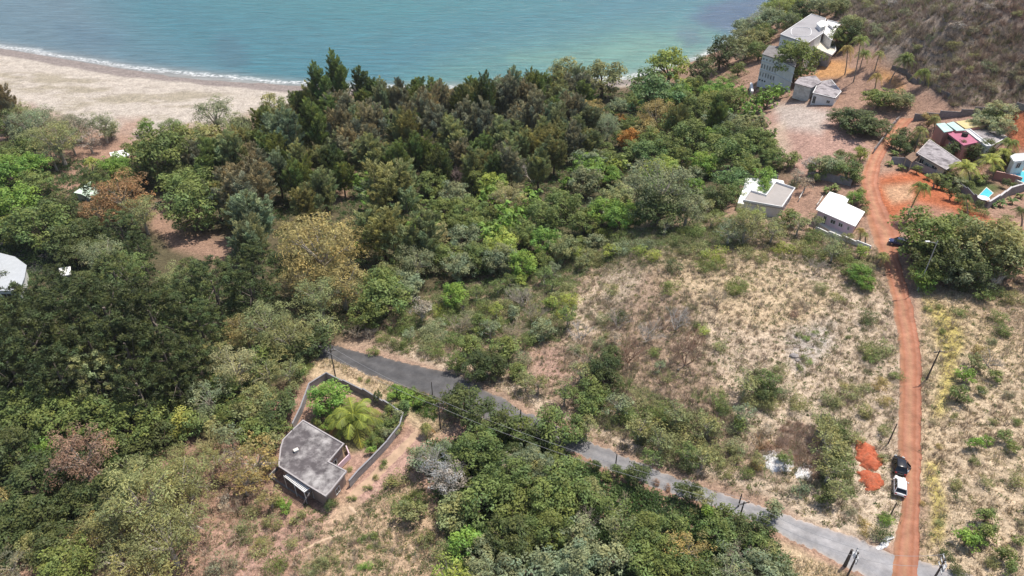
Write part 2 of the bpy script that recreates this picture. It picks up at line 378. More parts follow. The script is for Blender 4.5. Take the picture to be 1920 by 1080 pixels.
def watermat():
    m = bpy.data.materials.new('sea_water'); m.use_nodes = True; t = m.node_tree; L = t.links.new
    b = t.nodes['Principled BSDF']; b.inputs['Roughness'].default_value = .22; b.inputs['IOR'].default_value = 1.33
    a = nd(t, 'ShaderNodeAttribute', attribute_name='Col'); sa = nd(t, 'ShaderNodeAttribute', attribute_name='shore')
    tc = nd(t, 'ShaderNodeTexCoord')
    mp = nd(t, 'ShaderNodeMapping'); mp.inputs['Scale'].default_value = (.06, .34, 1); mp.inputs['Rotation'].default_value = (0, 0, .08)
    L(tc.outputs['Object'], mp.inputs[0])
    n1 = nd(t, 'ShaderNodeTexNoise'); n1.inputs['Scale'].default_value = 1; n1.inputs['Detail'].default_value = 5; n1.inputs['Roughness'].default_value = .62; n1.inputs['Distortion'].default_value = .5
    L(mp.outputs[0], n1.inputs['Vector'])
    bp = nd(t, 'ShaderNodeBump'); bp.inputs['Strength'].default_value = 1; bp.inputs['Distance'].default_value = 1.6
    L(n1.outputs['Fac'], bp.inputs['Height']); L(bp.outputs[0], b.inputs['Normal'])
    # foam: a band along the shore broken by noise
    n2 = nd(t, 'ShaderNodeTexNoise'); n2.inputs['Scale'].default_value = .09; n2.inputs['Detail'].default_value = 6; n2.inputs['Roughness'].default_value = .62
    L(tc.outputs['Object'], n2.inputs['Vector'])
    ad = nd(t, 'ShaderNodeMath', operation='MULTIPLY_ADD'); ad.inputs[1].default_value = 14; ad.inputs[2].default_value = -7
    L(n2.outputs['Fac'], ad.inputs[0])
    s1 = nd(t, 'ShaderNodeMath', operation='ADD'); L(sa.outputs['Fac'], s1.inputs[0]); L(ad.outputs[0], s1.inputs[1])
    sb = nd(t, 'ShaderNodeMath', operation='SUBTRACT'); sb.inputs[1].default_value = 3.6; L(s1.outputs[0], sb.inputs[0])
    ab = nd(t, 'ShaderNodeMath', operation='ABSOLUTE'); L(sb.outputs[0], ab.inputs[0])
    r = nd(t, 'ShaderNodeMapRange'); r.inputs[1].default_value = .6; r.inputs[2].default_value = 3.4; r.inputs[3].default_value = .9; r.inputs[4].default_value = 0
    L(ab.outputs[0], r.inputs[0])
    n3 = nd(t, 'ShaderNodeTexNoise'); n3.inputs['Scale'].default_value = .7; n3.inputs['Detail'].default_value = 4; L(tc.outputs['Object'], n3.inputs['Vector'])
    r3 = nd(t, 'ShaderNodeMapRange'); r3.inputs[1].default_value = .40; r3.inputs[2].default_value = .66; L(n3.outputs['Fac'], r3.inputs[0])
    fm = nd(t, 'ShaderNodeMath', operation='MULTIPLY'); L(r.outputs[0], fm.inputs[0]); L(r3.outputs[0], fm.inputs[1])
    mx = nd(t, 'ShaderNodeMix', data_type='RGBA'); L(fm.outputs[0], mx.inputs[0]); mx.inputs[7].default_value = (.85, .86, .86, 1)
    v1 = nd(t, 'ShaderNodeMapRange'); v1.inputs[1].default_value = .3; v1.inputs[2].default_value = .7; v1.inputs[3].default_value = .74; v1.inputs[4].default_value = 1.26; L(n1.outputs['Fac'], v1.inputs[0])  # ripple light and dark painted into the water colour, following the wave noise
    mm = nd(t, 'ShaderNodeMix', data_type='RGBA', blend_type='MULTIPLY'); mm.inputs[0].default_value = 1; L(a.outputs['Color'], mm.inputs[6]); L(v1.outputs[0], mm.inputs[7])
    L(mm.outputs[2], mx.inputs[6]); L(mx.outputs[2], b.inputs['Base Color'])
    return m
idx = np.arange(WX.size).reshape(WX.shape)
wf = np.stack([idx[:-1, :-1], idx[:-1, 1:], idx[1:, 1:], idx[1:, :-1]], -1).reshape(-1, 4)
wme = mesh_np('sea', np.stack([WX, WY, 0 * WX], -1).reshape(-1, 3), wf, watermat(), base.reshape(-1, 3), smooth=True)
sa = wme.attributes.new('shore', 'FLOAT', 'POINT'); sa.data.foreach_set('value', np.clip(shore, -60, 80).ravel().astype(np.float32))
tag(link('sea', wme), kind='structure')
# ------------------------------------------------------------------ roads
def resample(pts, n):
    pts = np.array(pts, float); d = np.r_[0, np.cumsum(np.hypot(*np.diff(pts[:, :2], axis=0).T))]; t = np.linspace(0, d[-1], n)
    # smooth (Catmull-like) by interpolating then averaging
    o = np.stack([np.interp(t, d, pts[:, k]) for k in range(2)], 1)
    for _ in range(6): o[1:-1] = (o[:-2] + 2 * o[1:-1] + o[2:]) / 4
    return o
def ribbon(name, A, B, mat, lift, n=400, k=10, rag=.25):
    a = resample([at(*p)[:2] for p in A], n); b = resample([at(*p)[:2] for p in B], n)
    ra = rag * (fbm(np.arange(n) / 2.5, np.full(n, 3.3), 4) + fbm(np.arange(n) / 14., np.full(n, 7.3), 3) - 1) * 2.2; rb = rag * (fbm(np.arange(n) / 2.5, np.full(n, 43.3), 4) + fbm(np.arange(n) / 14., np.full(n, 57.3), 3) - 1) * 2.2
    w = b - a; wl = np.linalg.norm(w, axis=1, keepdims=True); w = w / wl
    a = a + w * ra[:, None]; b = b + w * rb[:, None]
    t = np.linspace(0, 1, k); G = a[:, None] * (1 - t)[None, :, None] + b[:, None] * t[None, :, None]
    Z = ht(G[..., 0], G[..., 1]) + lift; Z[:, 0] -= lift * 1.2; Z[:, -1] -= lift * 1.2
    V = np.concatenate([G, Z[..., None]], -1); idx = np.arange(n * k).reshape(n, k)
    f = np.stack([idx[:-1, :-1], idx[:-1, 1:], idx[1:, 1:], idx[1:, :-1]], -1).reshape(-1, 4)
    # across coordinate stored as colour (albedo input of the material)
    c = np.zeros((n, k, 3)); c[..., 0] = t[None]; c[..., 1] = np.linspace(0, 1, n)[:, None]
    me = mesh_np(name, V.reshape(-1, 3), f[:, ::-1], mat, c.reshape(-1, 3), smooth=True)
    return tag(link(name, me), kind='structure')
def roadmat(name, col, edge, tracks, along):
    m = bpy.data.materials.new(name); m.use_nodes = True; t = m.node_tree; L = t.links.new
    b = t.nodes['Principled BSDF']; b.inputs['Roughness'].default_value = .9; b.inputs['Specular IOR Level'].default_value = .2
    a = nd(t, 'ShaderNodeAttribute', attribute_name='Col'); sx = nd(t, 'ShaderNodeSeparateXYZ'); L(a.outputs['Vector'], sx.inputs[0])
    tc = nd(t, 'ShaderNodeTexCoord')
    n1 = nd(t, 'ShaderNodeTexNoise'); n1.inputs['Scale'].default_value = .5; n1.inputs['Detail'].default_value = 7; n1.inputs['Roughness'].default_value = .65; L(tc.outputs['Object'], n1.inputs['Vector'])
    cr = nd(t, 'ShaderNodeValToRGB'); L(sx.outputs[0], cr.inputs[0])
    e = cr.color_ramp.elements; e[0].position = 0; e[0].color = (*edge[0], 1); e[1].position = 1; e[1].color = (*edge[1], 1)
    for p_, c_ in tracks: q = e.new(p_); q.color = (*c_, 1)
    r = nd(t, 'ShaderNodeMapRange'); r.inputs[1].default_value = .3; r.inputs[2].default_value = .7; r.inputs[3].default_value = .70; r.inputs[4].default_value = 1.28; L(n1.outputs['Fac'], r.inputs[0])
    mx = nd(t, 'ShaderNodeMix', data_type='RGBA', blend_type='MULTIPLY'); mx.inputs[0].default_value = 1; L(cr.outputs[0], mx.inputs[6]); L(r.outputs[0], mx.inputs[7])
    gm = nd(t, 'ShaderNodeMapRange'); gm.inputs[1].default_value = .25; gm.inputs[2].default_value = .8; gm.inputs[3].default_value = along[0]; gm.inputs[4].default_value = along[1]; L(sx.outputs[1], gm.inputs[0])
    m5 = nd(t, 'ShaderNodeMix', data_type='RGBA', blend_type='MULTIPLY'); m5.inputs[0].default_value = 1; L(mx.outputs[2], m5.inputs[6]); L(gm.outputs[0], m5.inputs[7])
    L(m5.outputs[2], b.inputs['Base Color'])
    n4 = nd(t, 'ShaderNodeTexNoise'); n4.inputs['Scale'].default_value = 3; n4.inputs['Detail'].default_value = 6; L(tc.outputs['Object'], n4.inputs['Vector'])
    bp = nd(t, 'ShaderNodeBump'); bp.inputs['Strength'].default_value = .4; bp.inputs['Distance'].default_value = .1; L(n4.outputs[0], bp.inputs['Height']); L(bp.outputs[0], b.inputs['Normal'])
    return m
ASPH = roadmat('asphalt', None, [(.26,.215,.185), (.25,.215,.19)], [(.1,(.175,.165,.165)),(.3,(.15,.147,.152)),(.5,(.185,.178,.18)),(.72,(.148,.145,.15)),(.9,(.175,.168,.168))], (.55, 1.75))
REDR = roadmat('red_earth', None, [(.42,.24,.16), (.22,.085,.05)], [(.10,(.42,.21,.125)),(.22,(.38,.165,.095)),(.30,(.43,.20,.13)),(.5,(.45,.24,.145)),(.62,(.42,.19,.12)),(.72,(.37,.155,.09)),(.80,(.43,.20,.13)),(.93,(.38,.16,.10))], (.80, .92))
UP = [(560,640),(640,650),(690,663),(860,702),(985,772),(1100,823),(1250,888),(1400,943),(1480,968),(1560,992),(1640,1022),(1726,1050),(1800,1072),(2000,1140)]
LO = [(540,660),(625,676),(700,706),(820,748),(900,785),(1080,852),(1200,905),(1330,947),(1460,1000),(1560,1049),(1640,1088),(1720,1130),(1800,1170),(1990,1260)]
ribbon('asphalt_road', UP, LO, ASPH, .07, 640, 12, .45)
RL = [(1665,1130),(1668,1090),(1672,1052),(1678,1015),(1680,1000),(1688,960),(1690,911),(1682,830),(1687,700),(1685,650),(1678,600),(1668,540),(1656,500),(1646,475),(1636,450),(1629,425),(1622,400),(1618,370),(1612,340),(1620,312),(1636,280),(1664,250),(1688,222)]
RR = [(1723,1130),(1723,1090),(1724,1052),(1724,1000),(1725,960),(1726,911),(1728,830),(1729,700),(1725,650),(1718,600),(1703,540),(1690,500),(1685,475),(1690,450),(1690,432),(1672,410),(1654,375),(1646,345),(1652,305),(1664,280),(1686,250),(1716,222)]
ribbon('red_dirt_road', RL, RR, REDR, .10, 640, 12, .20)
# footpaths
PATHM = surf('trodden_earth', (.50, .37, .26), .95, .2, 1.2, .3)
def strip(name, pts, w, mat, lift=.05):
    c = resample([at(*p)[:2] for p in pts], 80); t = np.gradient(c, axis=0); t /= np.linalg.norm(t, axis=1, keepdims=True) + 1e-9
    nrm = np.c_[-t[:, 1], t[:, 0]]; ww = w * (.7 + .6 * fbm(np.arange(80) / 4., np.zeros(80) + w))
    V = []
    for s_ in (-1, -.4, .4, 1):
        q = c + nrm * (s_ * ww / 2)[:, None]; V.append(np.c_[q, ht(q[:, 0], q[:, 1]) + (lift if abs(s_) < 1 else -.03)])
    V = np.stack(V, 1); idx = np.arange(320).reshape(80, 4)
    f = np.stack([idx[:-1, :-1], idx[1:, :-1], idx[1:, 1:], idx[:-1, 1:]], -1).reshape(-1, 4)
    return tag(link(name, mesh_np(name, V.reshape(-1, 3), f, mat, smooth=True)), kind='structure')
strip('path', [(560,1035),(600,1015),(640,1000),(668,985),(676,975),(668,962),(655,950)], .55, PATHM)
strip('path', [(738,985),(755,1005),(770,1025),(785,1040)], .45, PATHM)
strip('dirt_track', [(655,935),(690,905),(725,870),(760,835),(790,805)], 2.2, surf('track_earth', (.42,.29,.20), .95, .25, .8, .3))

# ------------------------------------------------------------------ vegetation prototypes
def unit(n):
    v = RNG.normal(size=(n, 3)); return v / np.linalg.norm(v, axis=1, keepdims=True)
def cards(pos, dirn, length, width, tint, droop=0, nrm=None):
    """one leaf-spray quad per position, long axis near dirn"""
    n = len(pos); L = dirn / (np.linalg.norm(dirn, axis=1, keepdims=True) + 1e-9)
    r = (unit(n) * .75 + np.array([0, 0, .8])) if nrm is None else nrm + unit(n) * .35
    Wv = np.cross(L, r); Wv /= np.linalg.norm(Wv, axis=1, keepdims=True) + 1e-9
    L = L * np.reshape(length, (-1, 1)) ; Wv = Wv * np.reshape(width, (-1, 1)) * .5
    v = np.stack([pos - L * .5 - Wv * .35, pos - Wv, pos + L * .5 , pos + Wv], 1)
    v[:, 0] = pos - L * .5; v[:, 2, 2] -= droop
    f = np.arange(4 * n).reshape(n, 4); c = np.repeat(tint, 4, axis=0)
    return v.reshape(-1, 3), f, c
def lobes_crown(lobes, per, ln, wd, up=.35, tintv=.26, radial=.5, shell=(.45, 1.12), hue=.12, axisdir=None, rnd=1.0):
    """lobes: (centre, radii)"""
    P_, D_, T_, Ls, Ws, N_ = [], [], [], [], [], []
    for c, r in lobes:
        m = max(4, int(per * (np.prod(r) ** (2 / 3.)))) ; u = unit(m)
        u[:, 2] = np.where(u[:, 2] < -.35, -u[:, 2], u[:, 2])
        rad = RNG.uniform(shell[0] ** 3, 1, m) ** (1 / 3.) * shell[1]
        p = np.array(c) + u * np.array(r) * rad[:, None]
        nn = u * .9 + unit(m) * .45 + np.array([0, 0, .55]); d = np.cross(nn, unit(m)) + u * radial * .35; N_.append(nn)
        lt = 1 + RNG.uniform(-tintv, tintv); h = RNG.uniform(-hue, hue)
        t = np.clip(lt * (1 + RNG.uniform(-.25, .25, m)), .3, 1.9)[:, None] * np.array([1 + h, 1, 1 - h])[None]
        P_.append(p); D_.append(d); T_.append(t); s = RNG.uniform(.7, 1.3, m); Ls.append(ln * s); Ws.append(wd * s)
    return cards(np.concatenate(P_), np.concatenate(D_), np.concatenate(Ls), np.concatenate(Ws), np.concatenate(T_), nrm=np.concatenate(N_))
def limbs(lobes, trunk_top, base_r, fork, k=14, bend=.15):
    mb = MB(); b = Vector((0, 0, -.6)); tt = Vector(trunk_top)
    mid = tt * .5 + Vector((RNG.uniform(-bend, bend), RNG.uniform(-bend, bend), 0)); mb.tube(b, mid, base_r * 1.25, base_r, 7); mb.tube(mid, tt, base_r, base_r * .75, 7)
    ids = RNG.permutation(len(lobes))[:k]
    for i in ids:
        c = Vector(lobes[i][0]); s = b.lerp(tt, RNG.uniform(*fork)) if fork[0] < 1 else tt
        s = Vector((0, 0, 0)).lerp(tt, RNG.uniform(*fork))
        m = s.lerp(c, .5) + Vector((RNG.uniform(-.3, .3), RNG.uniform(-.3, .3), .25)); mb.tube(s, m, base_r * .42, base_r * .28, 5); mb.tube(m, c, base_r * .28, base_r * .08, 5)
        for _ in range(2):
            e = c + Vector(unit(1)[0]) * max(lobes[i][1]) * .8; e.z = max(e.z, c.z - .2); mb.tube(m.lerp(c, .6), e, base_r * .12, base_r * .04, 4)
    return mb
PROTO = {}
def reg(code, R, Ht, hc, crown, trunk, barkm):
    v, f, c = crown; me = mesh_np('crown', v, f, LEAF, c)
    tm = bpy.data.meshes.new('trunk'); tm.from_pydata(trunk.v, [], trunk.f); tm.materials.append(barkm)
    PROTO.setdefault(code, []).append(dict(R=R, H=Ht, hc=hc, crown=me, trunk=tm))
# dense broadleaf dome
def dome(R, k, lobr, per, ln, wd, hf=.95, barkm=None, code='B', trunk_h=None, **kw):
    th = trunk_h if trunk_h is not None else R * .38
    cz = th + R * hf * .35; lobes = []
    for i in range(k):
        u = unit(1)[0]; u[2] = abs(u[2]) ** .8 * (1 if RNG.random() < .74 else -.55)
        q = RNG.uniform(.5, 1.12); rr = lobr * RNG.uniform(.55, 1.35) * R
        lobes.append(((u[0] * R * (q) * .86, u[1] * R * q * .86, cz + u[2] * R * hf * q * .86), np.array([rr, rr, rr * .75])))
    cr = lobes_crown(lobes, per, ln, wd, **kw)
    reg(code, R, th + R * hf * 1.35, cz + R * .1, cr, limbs(lobes, (0, 0, cz * .8), R * .07, (.6, 1.0)), barkm or BARK)
for R in (1.6, 1.6): dome(R, 26, .34, 120, .30, .17)
for R in (2.8, 2.8, 2.8): dome(R, 46, .27, 85, .36, .2)
for R in (4.4, 4.4, 4.4): dome(R, 80, .21, 70, .42, .25)
# large-leaf trees (almond, banana-like): fewer, bigger leaves
for R in (2.2, 3.4): dome(R, int(30 * R / 2.2), .27 if R < 3 else .2, 26, .8, .5, code='L', hue=.1, tintv=.3)
# airy trees with visible limbs
for R in (2.4, 3.8, 3.8, 5.2): dome(R, int(34 + 16 * (R - 2.4)), .26 if R < 3 else .2, 60, .40, .14, code='O', barkm=PALEBARK, hf=.85, tintv=.3, hue=.12, radial=.7, shell=(.25, 1.1), trunk_h=R * .7)
# scrubby bush, ground-level
for R in (1.3, 1.3, 2.0, 2.0): dome(R, 22, .38, 120, .28, .09, code='S', hf=.75, trunk_h=.15, tintv=.3, hue=.12, radial=.9, shell=(.4, 1.15), up=.6)
# casuarina : several leaders, each ringed by ascending feathery plumes
def casuarina(Ht, R):
    P_, D_, T_, mb = [], [], [], MB()
    mb.tube((0, 0, -.6), (0, 0, Ht * .45), .30, .2, 7)
    nl = int(5 + R * 1.5)
    for j in range(nl):
        ang = j * 2.4 + RNG.uniform(-.5, .5); off = R * .72 * math.sqrt((j + .2) / nl); top = Ht * RNG.uniform(.66, 1.0) * (1 - .22 * off / R)
        c0 = np.array([off * math.cos(ang), off * math.sin(ang), 0]); hv = RNG.uniform(-.17, .14); lv = RNG.uniform(.75, 1.25)
        mb.tube((0, 0, Ht * .3), c0 + [0, 0, top * .55], .13, .08, 5); mb.tube(c0 + [0, 0, top * .55], c0 + [0, 0, top * .93], .08, .03, 4)
        for i in range(22):
            q = (i + .5) / 22; z0 = top * (.30 + .66 * q); a = RNG.uniform(0, 6.283); reach = R * .42 * math.sin(math.pi * (.18 + .78 * q)) ** .6 * RNG.uniform(.6, 1.2) + .25
            st = c0 * (.8 + .2 * q) + [0, 0, z0]; en = st + np.array([math.cos(a) * reach, math.sin(a) * reach, reach * RNG.uniform(.3, .9) + .35])
            m = 64; t = RNG.beta(2.0, 1.2, m); wdt = (.22 + .36 * np.sin(np.pi * np.clip(t, .05, .95)))
            p = st + (en - st) * t[:, None] + unit(m) * (wdt * RNG.uniform(.3, 1, m))[:, None]
            d = (en - st)[None] / np.linalg.norm(en - st) * .9 + unit(m) * .6 + np.array([0, 0, .3])
            lt = RNG.uniform(.78, 1.22) * lv; h = hv + RNG.uniform(-.08, .08)
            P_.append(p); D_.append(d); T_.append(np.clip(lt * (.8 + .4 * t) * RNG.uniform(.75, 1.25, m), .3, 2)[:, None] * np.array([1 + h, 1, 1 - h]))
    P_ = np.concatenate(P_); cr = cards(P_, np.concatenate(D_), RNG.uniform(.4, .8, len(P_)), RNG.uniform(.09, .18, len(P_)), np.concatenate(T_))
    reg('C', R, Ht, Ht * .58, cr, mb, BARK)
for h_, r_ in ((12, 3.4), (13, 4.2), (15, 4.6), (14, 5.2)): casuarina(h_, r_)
# dark conifer with rosette tufts at the branch ends
def tufty(Ht, R):
    lobes = []
    n = int(44 * R)
    for i in range(n):
        q = RNG.random() ** .8; z = Ht * (.25 + .72 * q); a = RNG.uniform(0, 6.283); rr = R * math.sqrt(max(.04, 1 - ((z / Ht - .35) / .68) ** 2)) * RNG.uniform(.6, 1.05)
        s = RNG.uniform(.36, .66); lobes.append(((rr * math.cos(a), rr * math.sin(a), z), np.array([s, s, s * .75])))
    cr = lobes_crown(lobes, 150, .42, .13, up=.5, radial=1.6, tintv=.55, shell=(.2, 1.0), hue=.14, rnd=.5)
    reg('A', R, Ht, Ht * .6, cr, limbs(lobes, (0, 0, Ht * .7), .2, (.3, .95), 6), surf('conifer_bark', (.16, .13, .11), .9, .3, 3, .3))
for h_, r_ in ((11, 3.8), (13, 4.4), (9, 3.2)): tufty(h_, r_)
# leafless tree / twiggy bush
def bare(R, Ht, depth, n0, seed, r0):
    rr = random.Random(seed); mb = MB()
    def grow(p, d, L, r, k):
        q = p + d * L; mb.tube(p, q, r, r * .62, 4 if k < depth - 1 else 3)
        if k <= 0: return
        for _ in range(rr.choice((2, 3, 3))):
            nd_ = (d + Vector((rr.uniform(-1, 1), rr.uniform(-1, 1), rr.uniform(-.35, .75))) * .75).normalized()
            grow(p.lerp(q, rr.uniform(.6, 1)), nd_, L * rr.uniform(.62, .85), r * .6, k - 1)
    for i in range(n0):
        a = i * 6.283 / n0 + rr.uniform(-.4, .4); t = rr.uniform(.35, .8); grow(Vector((0, 0, -.1)), Vector((math.cos(a) * t, math.sin(a) * t, 1)).normalized(), Ht * .34, r0, depth)
    v = np.array(mb.v); s = R / max(1e-6, np.percentile(np.hypot(v[:, 0], v[:, 1]), 95)); v[:, :2] *= s; v[:, 2] *= Ht / v[:, 2].max(); mb.v = [tuple(q) for q in v]
    me = bpy.data.meshes.new('branches'); me.from_pydata(mb.v, [], mb.f); me.materials.append(TWIG)
    PROTO.setdefault('D', []).append(dict(R=R, H=Ht, hc=Ht * .55, crown=me, trunk=None))
bare(1.3, 1.9, 4, 4, 1, .045); bare(2.2, 3.2, 5, 4, 2, .07); bare(3.2, 4.6, 5, 4, 3, .10); bare(2.2, 3.0, 5, 3, 5, .08)
# coconut palm
def frond(L, a, elev, drp, seed):
    rr = np.random.default_rng(seed); n = 26; t = np.linspace(0, 1, n); d = np.array([math.cos(a), math.sin(a)])
    r = L * (t * math.cos(elev)) * (1 - .12 * drp * t ** 2); z = L * (math.sin(elev) * t - drp * .75 * t ** 2.1)
    sp_ = np.c_[d[0] * r, d[1] * r, z]; side = np.array([-d[1], d[0], 0]); V = []; Fc = []; Cc = []
    tg = np.gradient(sp_, axis=0); tg /= np.linalg.norm(tg, axis=1, keepdims=True)
    b = 0
    for i in range(2, n):
        wl = L * .215 * math.sin(math.pi * min(1, .12 + .86 * t[i])) ** .7 + .12
        for s in (-1, 1):
            tip = sp_[i] + side * s * wl * .82 + tg[i] * wl * .55 + np.array([0, 0, -wl * rr.uniform(.28, .62)])
            w = tg[i] * .05 * L / 3.4
            V += [sp_[i] - w, sp_[i] + w, tip + w * .5, tip - w * .3]; Fc.append((b, b + 1, b + 2, b + 3)); b += 4
            c = rr.uniform(.75, 1.25); Cc += [(c, c, c * .9)] * 4
    for i in range(n - 1):
        w = side * .045; V += [sp_[i] - w, sp_[i] + w, sp_[i + 1] + w * .8, sp_[i + 1] - w * .8]; Fc.append((b, b + 1, b + 2, b + 3)); b += 4; Cc += [(1.7, 1.45, .9)] * 4
    return np.array(V), np.array(Fc), np.array(Cc)
def palm_meshes(nf, L, seed, droop=1.0):
    rr = random.Random(seed); out = []
    for i in range(nf):
        q = i / nf; a = i * 2.399 + rr.uniform(-.2, .2); elev = 1.15 - 1.25 * q + rr.uniform(-.1, .1)
        out.append(mesh_np('frond', *(lambda r_: (r_[0], r_[1]))(frond(L * rr.uniform(.85, 1.08), a, elev, droop * rr.uniform(.75, 1.15), seed * 50 + i)), LEAF, frond(L, a, elev, 1, 0)[2] * rr.uniform(.8, 1.2)))
    return out
PALMF = [palm_meshes(20, 3.5, 3), palm_meshes(18, 3.3, 4, 1.2), palm_meshes(24, 4.6, 5, .9)]
# banana-like / big-blade clump
def banana():
    V, Fc, Cc = [], [], []; b = 0
    for s in range(4):
        base_ = np.array([RNG.uniform(-.8, .8), RNG.uniform(-.8, .8), 1.1])
        for i in range(8):
            a = RNG.uniform(0, 6.28); e = RNG.uniform(.2, 1.2); L = RNG.uniform(1.3, 2.0); d = np.array([math.cos(a) * math.cos(e), math.sin(a) * math.cos(e), math.sin(e)]); sd = np.array([-math.sin(a), math.cos(a), 0]) * .26
            pts = [base_ + d * L * t + np.array([0, 0, -.9 * t * t]) for t in (0, .35, .7, 1.)]; ww = (.25, 1, .9, .1); c = RNG.uniform(.7, 1.35)
            for k in range(3):
                V += [pts[k] - sd * ww[k], pts[k] + sd * ww[k], pts[k + 1] + sd * ww[k + 1], pts[k + 1] - sd * ww[k + 1]]; Fc.append((b, b + 1, b + 2, b + 3)); b += 4; Cc += [(c, c, c)] * 4
    tr = MB()
    for s in range(4): tr.tube((RNG.uniform(-.7, .7), RNG.uniform(-.7, .7), -.2), (RNG.uniform(-.7, .7), RNG.uniform(-.7, .7), 1.2), .11, .08, 6)
    reg('N', 2.0, 2.6, 1.4, (np.array(V), np.array(Fc), np.array(Cc)), tr, surf('banana_stem', (.20, .22, .08), .8, .3, 2, .2))
banana(); banana()
# ------------------------------------------------------------------ colours
COL = dict(dg=((.110,.140,.048),'dark green'), g=((.19,.240,.070),'mid green'), bg=((.215,.340,.065),'bright green'), ol=((.285,.295,.12),'olive'),
 yo=((.375,.300,.115),'yellowish olive'), br=((.295,.275,.165),'brownish'), orr=((.40,.235,.11),'orange brown'), gg=((.265,.300,.160),'grey green'),
 ly=((.46,.42,.20),'pale yellow'), bk=((.075,.097,.033),'blackish green'), yg=((.34,.40,.085),'yellow green'), gr=((.44,.39,.34),'grey'), tn=((.42,.35,.26),'tan'), rb=((.31,.20,.14),'reddish brown'),
 wf=((.45,.48,.26),'white flowering'), py=((.34,.37,.10),'yellowish green'), pg=((.24,.29,.065),'yellow-green'), bt=((.17,.26,.09),'bluish green'), of=((.55,.27,.06),'orange flowering'), pk=((.42,.32,.29),'pinkish'))
KIND = dict(B=('broadleaf_tree','tree','broadleaf tree','leafy broadleaf trees'), L=('large_leaved_tree','tree','large-leaved tree','large-leaved trees'), O=('open_crown_tree','tree','airy open tree','airy open-crowned trees'),
 S=('shrub','shrub','shrub','shrubs'), C=('casuarina_tree','tree','feathery casuarina','casuarina trees behind the beach'), A=('conifer_tree','tree','tufted conifer','dark tufted conifers'),
 D=('bare_tree','bare tree','leafless tree','leafless trees and bushes'), N=('banana_plant','plant','broad-bladed banana clump','banana clumps'))
TREES = []   # records for labels
OCC = []
def place(code, px, py, r, ck, label=None, hmul=1.0, top=None, base=None):
    """px,py centre of the crown and r its half width, as measured; stands on the terrain below that crown"""
    r = r * (1.15 if code in 'BLO' else 1.12); r_w = r * .115
    if code == 'C': hmul *= (1.48 if py < 205 else 1.3) * random.uniform(.9, 1.12) if py < 260 else 1.15
    for _ in range(3):
        pr0 = min(PROTO[code], key=lambda q: abs(math.log(q['R'] / max(r_w, .1))))
        s = r_w / pr0['R']; hc = pr0['hc'] * s * hmul if code not in 'C' else pr0['hc'] * (s if s < 1 else s ** .5) * hmul
        p = at(px, py, hc); dz = proj(*p)[2]; r_w = r * dz / F
    cands = [q for q in PROTO[code] if abs(math.log(q['R'] / r_w)) < abs(math.log(pr0['R'] / r_w)) + .16]
    pr = random.choice(cands); s = r_w / pr['R']; sz = (s if code != 'C' else (s if s < 1 else s ** .5)) * hmul * random.uniform(.93, 1.07)
    g_ = np.array([p[0], p[1], zat(p[0], p[1])])
    return spawn(code, pr, g_, s, sz, ck, px, py, r, label)
def spawn(code, pr, g_, s, sz, ck, px, py, r, label):
    nm, cat, word, grp = KIND[code]
    if code in 'B' and pr['R'] * s < 1.4: nm, cat, word, grp = 'leafy_bush', 'bush', 'leafy bush', 'leafy bushes'
    base = COL[ck][0]; v = random.uniform(.86, 1.14); hh = random.uniform(-.06, .06); oc = (base[0] * v * (1 + hh), base[1] * v, base[2] * v * (1 - hh), 1)
    rz = random.uniform(0, 6.283)
    if code in 'SD' or nm == 'leafy_bush':
        o = link(nm, pr['crown']); o.location = g_; an = random.uniform(.82, 1.2); o.scale = (s * an, s / an, sz); o.rotation_euler = (0, 0, rz); o.color = oc; root = o
    else:
        root = empty(nm, g_, rz); an = random.uniform(.86, 1.14); root.scale = (s * an, s / an, sz)
        c = link('crown', pr['crown'], root); c.color = oc
        link('trunk', pr['trunk'], root)
    rec = dict(o=root, px=px, py=py, r=r, code=code, ck=ck, word=word, rw=pr['R'] * s, label=label); TREES.append(rec)
    tag(root, None, cat, grp); OCC.append((g_[0], g_[1], pr['R'] * s)); return root
def P(txt):
    for line in txt.strip().splitlines():
        line = line.split('#')[0].strip()
        for it in line.split(';'):
            q = it.split(None, 5)
            if len(q) < 5: continue
            place(q[0], float(q[1]), float(q[2]), float(q[3]), q[4], q[5].strip() if len(q) > 5 else None)
